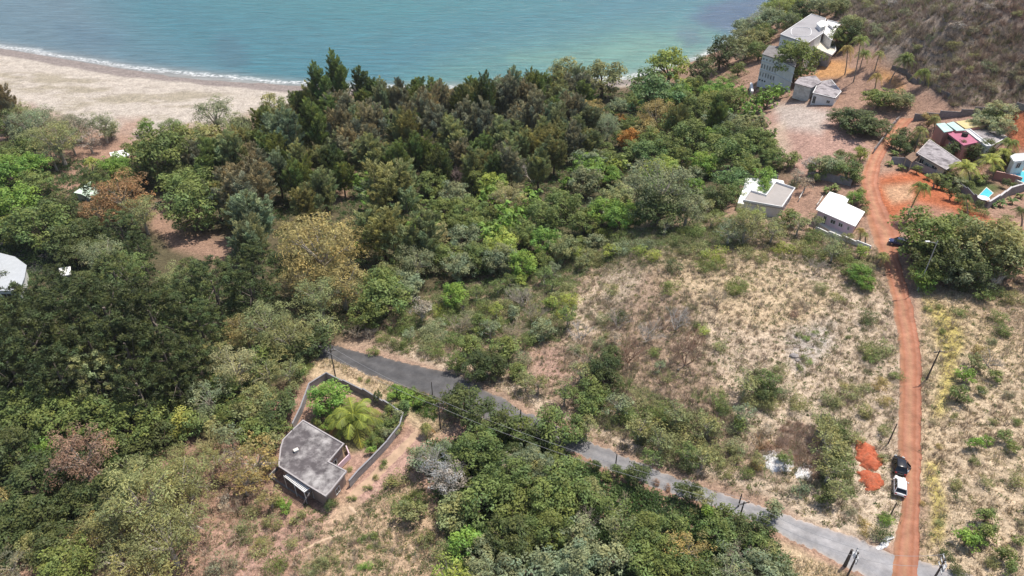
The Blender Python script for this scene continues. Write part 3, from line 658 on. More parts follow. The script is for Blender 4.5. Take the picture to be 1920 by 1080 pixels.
# ------------------------------------------------------------------ trees one can tell apart, read off the photograph
P("""
C 570 190 22 dg; C 600 160 24 g; C 634 150 22 g; C 682 160 24 dg; C 712 175 20 gg; C 747 180 18 br; C 800 200 30 br; C 832 190 22 br
C 590 240 28 g; C 640 230 28 br; C 700 225 30 br; C 762 235 30 ol; C 812 240 30 br; C 868 195 26 dg; C 905 180 26 dg; C 950 180 26 br; C 968 165 22 gg
C 1000 215 26 br; C 1040 215 28 gg; C 1072 205 26 br; O 1022 160 26 yo; C 1000 160 24 g; C 985 180 20 br
C 620 310 28 dg; C 560 330 30 g; C 520 320 30 gg; C 655 265 26 br; C 700 290 30 ol; C 745 290 26 g; C 785 280 28 g; C 850 260 30 ol; C 900 240 30 br; C 940 260 30 ol
C 990 265 28 ol; C 885 310 22 ol; C 960 310 24 br; C 820 300 26 dg; C 1040 280 24 ol; C 1075 260 22 br; C 925 315 22 dg; C 1010 310 20 ol; C 870 225 26 br; C 760 200 22 br
B 1060 140 28 ol dome-topped olive tree at the sea's edge behind the casuarinas; B 1130 150 38 ol broad olive tree against the sea, left of the small white beach; O 1105 210 26 yo; O 1140 240 24 gg; O 1165 225 14 of slender orange-leaved tree between the casuarinas and the green valley
B 1230 182 48 bt broad bluish green tree just below the small white beach; B 1255 130 34 yg yellow green tree rising against the sea by the small beach; B 1315 133 25 dg round dark green tree on the shore, left of the rocky water; B 1352 103 31 dg darkest round tree on the shore below the rocky water
O 1230 215 34 yo; B 1205 170 22 py; B 1290 165 20 yg; O 1390 100 18 gg; O 1400 70 20 gg; O 1415 50 22 gg; O 1440 30 26 gg; O 1465 20 26 py; B 1430 65 18 g; B 1500 30 18 dg; O 1480 40 20 gg


B 1370 340 30 bt rounded glossy tree left of the white terrace; B 1345 375 26 dg; B 1375 365 20 g; O 1240 350 62 gg very broad grey green tree left of the white flat-roofed house; B 1230 395 40 dg; O 1290 385 36 gg; O 1185 345 26 gg
B 1105 305 28 gg; B 1060 385 32 g; B 1095 345 30 gg; B 1020 405 30 g; B 1130 400 28 bg; B 1095 420 26 g; B 1160 410 26 bg; B 980 440 28 g; B 1020 455 28 bg
L 690 345 26 bg bright glossy tree at the edge of the dark casuarina wood; C 735 345 60 ol broadest feathery olive tree in the middle of the wood; C 715 420 52 ol; C 790 440 40 ol; B 810 345 30 g; B 850 370 28 gg; D 855 328 20 pk pinkish leafless crown standing out of the green wood; B 900 335 30 g; B 925 355 28 yg; O 950 375 32 ly pale yellow tree top in the middle of the green valley
L 955 410 34 bg; L 925 440 32 bg; L 985 400 24 bg; B 880 400 30 g; B 835 395 28 g; O 805 450 34 ly; O 780 490 38 gg; B 830 480 30 g; B 870 450 30 gg; B 905 480 32 g; B 860 500 30 gg; B 940 490 30 gg
O 600 470 72 yo largest yellowish tree in the centre of the wood; O 555 440 40 yo; O 650 460 46 yo; O 560 520 46 yo; O 640 530 50 yo; O 600 560 44 ol; O 690 545 34 ol; B 722 560 46 g light green rounded tree right of the big yellowish trees; B 690 590 34 g; B 760 535 30 gg
O 500 610 50 ol; O 540 630 46 ol; O 460 620 40 yo; O 440 690 46 ly pale yellow tree with a slim white trunk; O 410 650 36 ol; B 590 640 30 dg; B 560 660 30 dg; B 520 660 26 ol; O 600 610 34 ol
B 615 750 35 bg round bright green tree inside the grey walled yard; B 525 757 30 dg dark round tree outside the walled yard's left corner; O 475 860 46 yo yellow tree left of the grey house; O 455 900 36 yo; B 345 795 28 py yellowest small tree left of the grey house; D 395 830 36 ly pale leafless tree left of the grey house
""")
P("""
C 5 190 24 br; O 35 215 26 ol; O 75 225 28 gg; O 110 235 26 br; O 165 262 22 gr; B 45 285 30 g; O 95 290 26 gg; B 205 245 16 gg; C 25 225 22 br; O 60 265 30 ol; O 130 262 24 gg; B 15 240 30 dg; O 60 240 36 gg; O 105 265 40 ol; O 140 235 28 br; O 190 235 28 gg silvery sparse tree alone at the beach edge; D 165 245 22 gr; B 275 240 15 bg; O 318 240 24 g; O 405 220 38 gg open tree with visible branches in front of the sand
B 300 298 52 g large rounded dark green tree in front of the dry beach; B 270 280 30 g; B 340 270 34 g; B 515 207 32 ol dome of olive leaves against the sand; C 535 255 34 gg; O 445 245 32 ol; B 370 265 36 ol; C 470 330 46 br; C 510 280 34 g; C 430 290 34 ol; C 395 300 30 g; B 330 330 30 dg
B 20 330 34 bg; B 60 315 28 bg; B 30 390 44 bg bright green tree at the left edge of the photo, above the white roof; B 75 430 52 g; B 30 432 32 g; B 110 400 36 dg; O 230 370 50 orr orange brown tree beside the dark parked car; O 190 395 38 orr; O 265 400 36 ol; B 215 310 26 bg; B 240 340 24 g; B 190 345 20 g; B 270 330 22 dg
B 365 395 48 g; B 355 345 40 g; C 455 350 48 br; C 470 405 40 gg; C 462 440 38 gg; O 190 480 40 gg; B 160 440 34 dg; B 120 460 34 dg; A 262 470 26 bk; O 235 510 44 g; O 335 525 40 ol; A 400 540 46 dg; A 360 520 36 dg; A 470 545 40 bk; A 445 520 30 dg
A 112 552 42 bk; A 30 592 48 bk; A 130 590 56 bk; A 200 590 60 bk; A 285 600 60 bk; A 340 575 44 dg; A 240 660 56 bk; A 170 650 50 bk; A 60 640 58 bk; A 310 670 50 bk; A 375 610 40 dg; A 20 690 50 bk; A 110 700 50 bk; A 180 710 44 ol; A 260 730 44 bk; A 370 680 36 bk; A 20 610 44 dg; A 330 720 36 bk
 B 40 770 46 g; B 110 790 44 g; B 180 785 48 g; B 250 800 46 g; B 300 775 34 g; B 30 850 46 dg; B 65 910 46 dg; B 90 850 30 bg; O 150 860 58 rb reddish brown half-dead tree in the dark wood; B 210 840 30 dg; B 60 970 40 dg; B 130 940 34 dg; B 20 1000 36 dg; O 20 1060 34 br; B 60 1030 26 ol
O 260 940 72 ol; O 330 905 56 ol; O 210 975 52 ol; O 310 1010 66 ol; O 250 1050 50 ol; O 350 970 44 ol; O 170 1000 34 yo; O 390 745 36 gg; B 470 775 28 ol; B 440 790 26 g; O 390 790 24 ol; B 500 800 24 g; O 420 880 24 rb
B 205 850 28 g; B 260 845 26 dg; D 375 870 22 rb; O 280 1080 40 yo; S 300 880 22 g; S 335 850 20 ol; B 360 760 24 dg
""")
place('B', 1495, 116, 36, 'g', 'round green tree hiding part of the white three-storey building', 1.18)
place('B', 1608, 230, 38, 'dg', 'wide dark hedge-like tree beside the small white outhouse', .62); place('B', 1580, 222, 24, 'dg', None, .7); place('B', 1640, 238, 26, 'dg', None, .7)
place('B', 1650, 183, 26, 'g', 'mango-like green tree beside the tall palms', .85); place('B', 1685, 188, 24, 'ol', None, .8)
# valley, headland and lower wood
P("""
B 870 760 34 dg; B 905 785 34 dg; B 945 790 32 dg; B 980 805 26 g; B 1040 805 36 g; B 1075 810 26 g; B 1010 815 26 dg; B 850 745 24 dg
B 895 690 30 dg; B 940 655 28 g; B 925 680 30 dg; B 860 680 20 g; O 985 715 20 ol; B 1195 892 24 dg; B 1157 885 15 dg; B 1175 895 13 g; B 1290 920 22 dg; O 1320 935 20 ol; B 1450 960 22 gg; B 1430 985 20 dg; B 1118 875 12 dg; B 1138 895 10 g
B 900 840 40 g; O 830 890 38 gr; B 800 860 28 gg; B 870 870 34 g; D 820 870 44 gr large grey leafless tree beside the dirt track; D 855 900 34 gr; B 950 900 44 g; B 1000 880 36 gg; O 990 880 34 ol; B 1060 905 40 g; B 1030 940 42 g; B 960 960 40 g; B 900 940 40 g; B 850 960 34 ol; B 1080 940 30 g
D 1100 970 26 gr white leafless tree in the lower green wood; B 870 1020 30 bg brightest bush in the lower wood; B 900 1040 28 gg; B 960 1010 44 dg; B 1030 1000 40 g; B 1090 1010 36 gg; O 1160 990 34 ol; D 1175 990 30 tn; B 1210 1000 40 g; B 1240 1040 40 g; B 1200 1050 36 g; O 1290 1030 36 yo; B 1340 1000 30 g; B 1150 1050 36 gg; B 1080 1060 40 gg
B 1390 1000 28 dg; B 1420 1020 24 g; B 1360 970 22 g; B 1330 965 18 bg; O 1370 1060 40 gg; B 1420 1070 34 gg; O 1440 1030 20 ol; D 1380 1030 26 gr; B 1000 1070 40 gg; B 940 1080 34 gg; D 1170 940 16 tn; B 1310 1070 36 g; B 1270 990 26 g; O 900 1075 28 gg; B 770 960 24 ol; S 740 900 18 ol; S 755 940 20 g
B 1100 310 28 bg; B 1190 285 26 g; B 1220 290 30 bt; B 1150 300 22 g; B 1255 280 30 g; B 1290 260 34 g; B 1340 280 30 g; B 1380 290 34 g; B 1320 310 26 bg; B 1270 240 30 g; B 1310 210 26 g; B 1350 230 30 gg; B 1390 260 26 dg; B 1440 280 22 g; B 1400 310 24 g; B 1450 300 22 g; B 1210 250 26 yo; B 1180 265 20 of low orange-flowering bush below the slender orange-leaved tree; D 1380 245 18 gr; C 1345 215 18 g; C 1270 220 20 ol
L 1240 205 26 g; B 1430 330 20 bg; B 1480 300 16 g; L 1440 185 22 bg; L 1405 205 22 bg; L 1460 170 16 bg; B 1370 185 24 g; B 1340 180 22 bg; N 1365 160 12 bg; L 1420 190 18 g; S 1370 150 16 g
D 1000 320 28 gr grey leafless tree at the foot of the casuarinas; D 1110 270 16 gr; B 1130 280 16 g
B 1745 445 56 g widest dark green tree beside the street lamp; B 1800 440 46 g; B 1850 470 56 ol; B 1900 490 44 ol; B 1760 490 44 dg; B 1830 510 36 dg; B 1735 515 28 g; B 1735 530 20 bg; B 1800 510 34 gg; B 1880 445 34 ol; D 1855 525 28 gr; B 1715 470 24 dg
B 1600 372 14 bg; N 1568 352 12 g; N 1553 355 10 g; B 1612 365 13 g; B 1618 378 10 g; S 1623 395 10 ol; B 1432 352 14 bg; N 1424 340 8 g; B 1545 398 9 g; O 1530 415 16 ol; O 1400 415 34 ol; D 1425 420 30 tn; O 1450 430 24 ol; B 1475 410 18 g; O 1370 430 26 gg; D 1395 440 24 tn; O 1500 420 20 ol; S 1345 410 20 g
B 1615 290 14 yg; B 1560 310 24 gg; B 1590 320 22 g; O 1540 305 20 ly; O 1520 310 18 gr; B 1580 300 18 g; B 1600 330 16 g; B 1530 325 16 g; O 1496 330 14 tn; O 1510 345 14 tn; S 1490 345 12 gg
B 1690 270 16 dg; B 1675 265 14 g; B 1700 255 16 dg; N 1680 285 10 g; B 1745 225 14 yo; B 1700 285 12 dg; N 1670 305 9 g; N 1690 312 10 g; B 1800 280 20 dg; B 1830 285 20 dg; B 1850 278 18 dg; B 1770 285 14 dg; B 1840 225 20 wf white-flowering tree behind the row of coloured roofs; B 1875 215 22 wf; B 1880 240 18 wf; B 1860 222 16 g; B 1905 300 14 g
B 1790 335 12 g; B 1800 345 12 gg; B 1775 335 12 g; B 1760 345 10 dg; B 1815 350 10 g; N 1740 330 10 g; N 1755 328 10 g; N 1770 350 9 g; B 1785 365 12 dg; B 1800 372 10 g; B 1885 345 9 dg; B 1900 350 8 g; N 1880 380 12 bt; N 1900 375 12 bt; N 1862 382 9 bt; N 1915 365 9 g
S 1820 395 12 g; S 1845 400 10 g; S 1887 408 9 g
""")
# scattered shrubs on the dry slope and to the right of the red road
P("""
B 1130 690 30 dg; B 1110 735 28 g; B 1150 670 20 dg; B 1105 760 24 g; D 1115 690 34 tn; D 1210 745 30 ly pale green-white bare bush alone on the dry slope; D 1180 660 30 rb; D 1290 660 36 rb; D 1300 640 26 rb; D 1215 620 30 gr; D 1270 600 28 gr; D 1160 600 24 gr; S 1165 590 18 dg; S 1130 600 16 gg; D 1090 620 24 gr
S 1430 725 20 dg; S 1420 705 16 dg; S 1445 745 20 ol; S 1405 750 20 ol; S 1360 770 16 dg; S 1380 800 22 gg; S 1440 760 18 ol; S 1355 765 14 g; S 1300 790 34 ol; S 1260 800 30 ol; S 1215 830 24 dg; S 1250 850 24 ol; S 1310 840 26 ol; S 1290 870 22 dg; S 1340 850 24 ol; S 1200 790 26 g; S 1170 780 22 g; S 1360 880 20 ol; S 1235 775 22 g
D 1530 500 20 gr; D 1345 560 22 tn; S 1380 530 17 g; S 1372 545 14 g; S 1465 465 18 yg; S 1340 480 22 yg; S 1320 495 18 g; S 1280 455 13 dg; S 1285 470 14 ol; S 1260 500 18 dg; S 1310 465 20 ol; S 1225 480 16 yg; S 1200 470 14 yg; S 1350 495 16 g; S 1255 540 18 g; S 1390 545 12 g; S 1170 460 20 gg; S 1215 455 18 gg; S 1400 470 18 ol; S 1430 480 16 ol; S 1150 540 16 ol
B 1612 515 18 bg; B 1600 505 16 g; B 1625 530 16 bg; S 1590 490 16 g; S 1628 597 20 dg; S 1640 650 26 ol; S 1635 665 20 g; S 1570 560 12 ol; S 1540 540 14 ol; S 1530 480 20 g; S 1500 465 18 ol; S 1550 470 18 gg; S 1500 570 14 tn; S 1490 590 10 rb; S 1350 650 13 ol; S 1318 620 12 yg; S 1305 610 10 dg
S 1500 690 7 g; S 1508 670 7 g; S 1498 628 7 g; S 1512 635 7 bg; S 1528 624 6 g; S 1590 632 6 g; S 1550 625 5 g; S 1518 680 6 bg; D 1430 830 20 orr; S 1440 840 12 rb
O 1550 810 26 ol; O 1560 845 32 ol; O 1555 880 30 ol; O 1570 920 24 ol; B 1545 935 16 dg; S 1595 960 12 br; S 1660 970 12 g; S 1655 1000 17 dg; S 1660 975 13 bg; S 1643 1000 15 br; S 1620 980 10 yo; S 1620 1000 10 yo; S 1740 580 8 g; S 1760 575 7 g
B 1810 705 16 bg; B 1800 740 18 g; B 1840 733 10 g; B 1868 705 13 g; B 1830 680 15 ol; S 1797 587 11 g; S 1870 595 16 g; S 1880 620 16 g; S 1860 640 10 gg; D 1860 670 24 gr; S 1840 660 16 yo; B 1830 832 14 bg; B 1855 826 9 bg; B 1885 820 14 g; B 1898 840 11 g; S 1828 865 9 g; S 1850 905 11 ol; B 1848 968 18 g; B 1850 1000 20 g; B 1812 1012 20 bg; B 1830 1005 16 bg; B 1885 1040 18 g; B 1895 1065 16 g; S 1860 1055 14 ol; B 1910 1015 10 g; S 1775 1040 12 dg; S 1790 1065 12 dg; S 1800 1075 12 dg; S 1730 945 6 yo; S 1905 900 16 ol; S 1870 550 16 g; B 1845 555 14 g; S 1900 560 18 ol; S 1800 540 12 dg; S 1890 740 10 br; S 1790 780 9 ol; S 1860 790 7 g; S 1905 790 9 g
S 700 660 12 g; D 665 615 22 tn; D 690 625 16 tn; D 735 605 18 rb; S 740 620 14 g; S 760 650 16 g; S 745 645 16 g; O 790 580 24 tn; S 820 660 18 g; S 850 640 20 g; D 860 610 26 tn; D 1000 590 26 tn; D 980 560 24 gr; D 960 620 26 tn; S 990 640 20 g; S 1010 600 18 ol; S 1040 560 18 ol; S 880 600 20 gg; S 840 590 20 g
S 675 712 5 g; S 690 715 5 g; A 708 742 9 dg small dark cypress-like tree inside the walled yard; B 745 735 14 bg; B 765 748 14 bg; B 785 755 12 bg; B 760 765 14 bt; B 735 745 10 bg; B 775 735 10 g; B 805 750 8 g; B 745 790 12 dg; B 755 770 10 bt
B 1722 262 12 dg; B 1738 268 10 g; B 1712 272 10 dg; B 1775 350 9 g; B 1870 320 12 g; B 1885 300 14 dg; B 1840 335 12 g; B 1770 322 10 g; B 1720 318 9 g; N 1762 338 10 g; B 1835 385 9 dg; B 1812 388 9 g; B 596 795 10 g; B 620 800 13 bg; B 640 808 11 g; B 605 805 8 g; B 710 810 13 g; B 725 800 12 g; B 700 822 11 g; B 715 830 9 g; B 697 845 10 bg; S 690 830 10 bg; B 735 812 10 gg; S 655 880 6 g; S 625 945 10 dg; B 618 948 12 dg; B 535 950 13 bg; S 520 940 12 bg; S 560 970 16 ol; S 590 1060 18 ol; S 580 1000 10 br; S 680 1010 10 g; S 700 1005 9 g; S 690 1060 10 bg; S 675 1065 8 bg; S 695 1025 7 g; S 720 870 10 g; S 735 905 9 g; S 420 940 16 tn; D 440 950 22 tn; S 470 960 16 ol; S 510 980 18 ol; S 490 1020 20 ol; D 450 1000 20 tn; S 545 1020 12 ol; D 380 1010 18 rb
B 730 770 12 g; B 745 780 12 gg; B 735 795 13 g; B 720 785 10 ol; B 745 765 10 g; B 712 795 10 g; B 600 775 10 dg; B 590 790 8 g; B 722 815 12 gg; B 705 832 10 g; B 748 800 10 ol; B 895 800 12 bg; B 870 830 14 g; B 930 820 14 g; B 1000 840 12 g; B 960 845 16 dg; O 955 870 20 tn; N 798 800 8 g; S 1230 905 8 rb red-leaved little shrub between the dark roadside bushes; S 1252 915 8 rb; S 1300 960 10 ol; B 1040 850 16 g; B 1080 870 14 g
""")
PALMS = []
def palm(hx, hy, bx, by, r, ck, label, proto=0, dead=0):
    b = at(bx, by); z = b[2]; dzb = proj(*b)[2]
    # head height: the height above the base at which the stem meets row hy
    lo, hi = 1.0, 25.0
    for _ in range(30):
        m = (lo + hi) / 2
        if proj(b[0], b[1], z + m)[1] > hy: lo = m
        else: hi = m
    hgt = m; dz = proj(b[0], b[1], z + hgt)[2]
    hxw = (hx - 960) / F * dz - b[0]; hxw = max(-2.5, min(2.5, hxw))
    root = empty('coconut_palm', b, 0); tag(root, label, 'palm tree', 'coconut palms')
    fm = PALMF[proto]; L0 = (3.5, 3.3, 4.6)[proto]; s = (r * dz / F) / (L0 * .86)
    tr = MB(); n = 10; prev = Vector((0, 0, -.3)); pr_ = .22
    for i in range(1, n + 1):
        t = i / n; q = Vector((hxw * t ** 1.6, .25 * math.sin(t * 2), hgt * t)); rr = .20 - .08 * t; tr.tube(prev, q, pr_, rr, 7); prev = q; pr_ = rr
    tr.build('trunk', surf('palm_bark', (.27, .23, .19), .9, .3, 5, .4), root)
    base = COL[ck][0]; rz = random.uniform(0, 6.28)
    for k, me in enumerate(fm):
        o = link('frond', me, root, prev); o.rotation_euler = (0, 0, rz); o.scale = (s, s, s)
        v = random.uniform(.85, 1.15); yl = 1.0
        c = base
        if k > len(fm) * .8: c = (base[0] * 1.25, base[1] * 1.05, base[2])
        if k >= len(fm) - dead: c = (.36, .22, .10)
        o.color = (c[0] * v, c[1] * v, c[2] * v, 1)
    PALMS.append((hx, hy)); return root
palm(663, 782, 664, 808, 55, 'pg', 'broad yellow-green coconut palm inside the grey walled yard', 2, 2)
palm(1590, 90, 1584, 140, 17, 'yo', 'leftmost of the tall palms beside the three-storey white house', 1, 1)
palm(1615, 74, 1600, 154, 20, 'g', 'tallest green palm between the white house and the dry headland', 0, 1)
palm(1621, 100, 1612, 130, 17, 'g', 'green palm just below the tallest palm by the white house')
palm(1650, 100, 1640, 133, 14, 'ol', 'thin ragged palm right of the tall palm cluster', 1, 3)
palm(1645, 142, 1640, 168, 15, 'yo', 'yellow palm rising behind the mango-like tree', 1, 1)
palm(1713, 112, 1668, 156, 22, 'dg', 'dark leaning palm at the foot of the dry headland')
palm(1733, 135, 1732, 160, 20, 'g', 'dark palm right of the leaning palm by the headland wall', 1)
palm(1700, 105, 1705, 140, 16, 'g', 'small dark palm behind the leaning palm')
palm(1730, 350, 1699, 414, 24, 'g', 'tall palm standing alone on the red earth plot', 1, 1)
palm(1812, 372, 1812, 412, 18, 'dg', 'dark palm shading the small blue pool', 0, 1)
palm(1812, 315, 1818, 345, 30, 'py', 'wide yellow palm in front of the grey flat-roofed building', 2, 1)
palm(1858, 300, 1862, 335, 27, 'py', 'yellow palm between the wide yellow palm and the pink wall', 2, 2)
palm(1728, 244, 1714, 285, 20, 'ol', 'palm with drooping golden fronds left of the coloured roofs', 1, 3)
palm(1755, 222, 1750, 250, 14, 'ol', 'small palm behind the palm with golden fronds', 1)
palm(1895, 268, 1880, 300, 22, 'g', 'green palm right of the white and grey roofs', 0, 1)
palm(1885, 285, 1872, 318, 18, 'py', 'short yellow-green palm below the green palm by the roofs', 0, 1)
palm(1755, 330, 1750, 352, 14, 'ol', 'low palm beside the garden wall of the grey building', 1)
palm(1915, 395, 1915, 425, 16, 'dg', 'dark palm at the right edge of the photo below the long wall')
palm(169, 302, 176, 328, 17, 'py', 'small palm with yellow lower fronds behind the mint green roof', 0, 2)
palm(213, 297, 220, 318, 14, 'g', 'small palm beside the far white roof', 1)
palm(1657, 480, 1653, 500, 17, 'ol', 'low ragged palm at the left edge of the red road below the pink house', 1, 2)
palm(1615, 432, 1612, 452, 13, 'yo', 'palm at the right end of the pink house', 1, 2)
palm(1623, 440, 1622, 458, 10, 'ol', 'smaller palm beside the palm at the pink house end', 1, 1)
palm(798, 802, 800, 818, 17, 'ol', 'young drooping palm beside the dirt track and utility pole', 1, 2)
# ------------------------------------------------------------------ fill the woods where the photograph is closed canopy
FORBID = [[(1120,895),(1300,925),(1310,985),(1130,960)], UP + LO[::-1], RL + RR[::-1], [(500,690),(620,690),(780,770),(800,840),(640,980),(480,900)], [(1380,325),(1640,345),(1640,470),(1520,440),(1380,400)],
 [(1700,200),(1930,190),(1930,400),(1840,420),(1690,300)], [(1400,20),(1600,20),(1700,200),(1640,290),(1540,200),(1410,170)], [(60,290),(300,220),(250,370),(110,440)], [(270,375),(330,380),(450,440),(470,575),(400,570),(300,520),(270,440)], [(-20,455),(150,470),(150,600),(-20,620)], [(1400,190),(1560,200),(1650,290),(1500,335),(1460,300)]]
def fill(poly, codes, cks, rr, n, seed, gap=.62, cap=999):
    rg = random.Random(seed); c = np.array([at(*q)[:2] for q in poly]); x0, y0 = c.min(0); x1, y1 = c.max(0); k = 0
    for _ in range(n):
        x = rg.uniform(x0, x1); y = rg.uniform(y0, y1); z = zat(x, y); r = rg.uniform(*rr)
        px, py, dz = proj(x, y, z)
        if not (-60 < px < 1980 and -40 < py < 1130) or not inpoly(px, py, poly): continue
        if any(inpoly(px, py, q) for q in FORBID): continue
        if coast(x) - y < 14: continue
        if any((x - a) ** 2 + (y - b) ** 2 < (gap * (r + s)) ** 2 for a, b, s in OCC): continue
        code = rg.choice(codes); ck = rg.choice(cks)
        pr = min(PROTO[code], key=lambda q: abs(math.log(q['R'] / r)) + rg.uniform(0, .1)); s = r / pr['R']; sz = (s if code != 'C' else min(s, 1) ) * rg.uniform(.9, 1.1)
        hx, hy, _d = proj(x, y, z + pr['hc'] * sz)
        spawn(code, pr, np.array([x, y, z]), s, sz, ck, hx, hy, r / _d * F, None); k += 1
        if k >= cap: break
    return k
F1 = fill([(540,215),(1100,180),(1110,300),(960,350),(680,340),(640,400),(480,470),(380,440),(360,300),(480,250)], 'CC', ['br','ol','ol','gg','g','br'], (4.0,5.2), 500, 1, .55)
F2 = fill([(0,240),(200,260),(240,340),(200,420),(300,480),(480,460),(520,600),(400,740),(250,760),(-40,760),(-40,240)], 'BAB', ['dg','g','dg','bk'], (4.2,5.6), 600, 2, .6)
F3 = fill([(-40,740),(300,740),(330,800),(220,1090),(-40,1100)], 'B', ['dg','dg','g'], (3.2,4.8), 400, 3, .62)
F4 = fill([(640,360),(1000,320),(1180,190),(1380,190),(1480,290),(1490,330),(1380,330),(1330,400),(1180,430),(1060,490),(900,570),(780,600),(680,560)], 'BBL', ['g','bg','bg','gg','yg','g','ol'], (2.8,4.8), 600, 4, .6)
F5 = fill([(800,850),(1000,850),(1180,920),(1330,970),(1440,1010),(1540,1100),(840,1110),(830,980)], 'OSOB', ['g','gg','ol','gg','yg'], (1.8,3.2), 420, 5, .68)
F6 = fill([(-40,960),(200,900),(380,880),(420,960),(380,1100),(-40,1110)], 'O', ['ol','yo'], (2.4,3.4), 200, 6, .6)
F7 = fill([(1060,470),(1180,420),(1400,400),(1520,430),(1640,480),(1640,540),(1500,480),(1350,440),(1180,470),(1080,520),(1060,640),(980,700),(700,640),(780,590),(900,560)], 'SSOB', ['gg','ol','g','yg','g'], (1.7,2.7), 900, 7, .6)
F8 = fill([(1060,640),(1300,600),(1340,740),(1480,830),(1520,930),(1290,880),(1090,810)], 'SSDO', ['ol','g','gg','tn','g'], (1.2,2.2), 420, 8, .85)
F9 = fill([(1440,-20),(1980,-40),(1980,190),(1790,195),(1740,160),(1660,100),(1590,40),(1520,20)], 'SSD', ['br','ol','gr','br','gg','ol'], (1.5,2.8), 900, 9, .72, 170)
F10 = fill([(1560,480),(1690,480),(1690,990),(1560,930)], 'S', ['ol','g','yo'], (.8,1.3), 90, 10, 1.5)
F11 = fill([(1730,560),(1960,540),(1960,1100),(1740,1100)], 'S', ['ol','g','yo','br'], (.6,1.2), 120, 11, 1.6)
P("""
B 1400 60 26 gg; B 1425 95 20 g; B 1440 45 26 gg; B 1400 90 24 ol; B 1385 130 14 g; B 1470 10 26 yg; B 1455 20 24 py; B 1510 15 24 dg; B 1480 45 20 g; B 1540 10 24 gg; B 1570 12 22 ol; B 1380 80 20 gg; B 1590 60 24 dg; B 1575 75 20 g; B 1600 45 20 ol; B 1420 70 22 ol; B 1350 170 22 bg; B 1300 165 20 g; B 1330 190 24 py; B 1290 195 26 g; B 1400 240 26 ol; B 1420 260 22 g; B 1360 260 28 g
B 560 700 16 g; B 548 730 14 ol; S 545 760 12 tn; S 555 715 14 ol; S 575 690 12 g; S 690 915 8 g; S 705 895 7 ol; S 660 935 8 g; S 770 845 8 ol; B 530 800 16 g; B 515 830 18 ol; B 505 870 14 yo; B 330 740 34 dg; B 420 730 26 g; B 485 745 30 ol; B 440 770 28 g; B 500 790 26 dg; B 410 800 26 ol; B 470 815 28 g; O 430 820 26 gg; B 365 800 26 g; O 500 700 34 ol; O 540 700 26 ol; B 490 680 30 g; S 380 770 22 gg; S 370 850 22 ol; O 400 870 30 ol; O 360 890 34 ol; S 440 860 22 tn; O 505 935 22 yo; S 460 1000 24 ol; S 520 1060 22 g; S 420 1060 26 br; S 620 1050 20 ol; O 130 1040 30 ol; S 830 1040 22 ol; S 800 1010 18 ol; S 780 930 20 g
B 1465 860 10 ol; O 1540 790 24 ol; O 1575 870 24 g; S 1600 820 16 ol; S 1600 730 20 ol; S 1560 750 18 ol; S 1650 720 16 yo; S 1620 770 16 ol; S 1500 760 20 ol; S 1480 740 18 gg; S 1460 700 18 ol; O 1400 720 26 ol; O 1440 715 24 g; B 1435 735 20 dg; O 1395 775 22 gg; B 1385 795 16 g; O 1330 800 24 ol; O 1290 850 24 g; O 1240 830 26 ol; O 1200 800 30 ol; O 1160 760 26 gg; B 1140 715 24 dg; O 1090 700 24 ol; O 1100 800 24 ol; O 1320 860 24 ol; O 1220 860 20 g; O 1060 740 24 g; O 1010 720 20 ol; B 970 700 18 g; S 1380 850 18 ol; S 1420 870 14 yo; O 1270 780 26 ol; B 1250 790 14 g
""")
print('fills', F1, F2, F3, F4, F5, F6, F7, F8, F9, F10, F11, 'trees', len(TREES))
from collections import Counter
print(Counter(t['o'].name.split('.')[0] for t in TREES))
# ------------------------------------------------------------------ uncountable ground cover
DRYP = [(700,610),(800,570),(1060,480),(1180,430),(1500,420),(1650,470),(1690,620),(1688,980),(1560,990),(1480,955),(1250,880),(1090,815),(860,695),(700,655)]
RIGHTP = [(1728,540),(2200,500),(2250,1250),(1715,1250)]
HEADP = [(1500,-40),(2000,-40),(2000,195),(1790,200),(1700,130),(1600,60)]
LOWP = [(380,900),(460,880),(540,980),(640,970),(720,880),(830,930),(860,1000),(1700,1130),(1700,1300),(-100,1300),(60,1120),(180,1000)]
VERGE = [(560,690),(620,670),(800,740),(860,790),(790,830),(690,740)]
LOWR = [(1430,1030),(1560,1062),(1640,1100),(1400,1120)]
def scatter(polys, counts, seed, forbid=True):
    rg = np.random.default_rng(seed); out = []
    for poly, n in zip(polys, counts):
        c = np.array([at(*q)[:2] for q in poly]); x0, y0 = c.min(0); x1, y1 = c.max(0); m = n * 5
        x = rg.uniform(x0, x1, m); y = rg.uniform(y0, y1, m); z = ht(x, y); px, py, dz = proj(x, y, z); k = inpoly(px, py, poly)
        if forbid:
            for q in FORBID[1:4]: k &= ~inpoly(px, py, q)
        out.append(np.c_[x, y, z][k][:n])
    return np.concatenate(out)
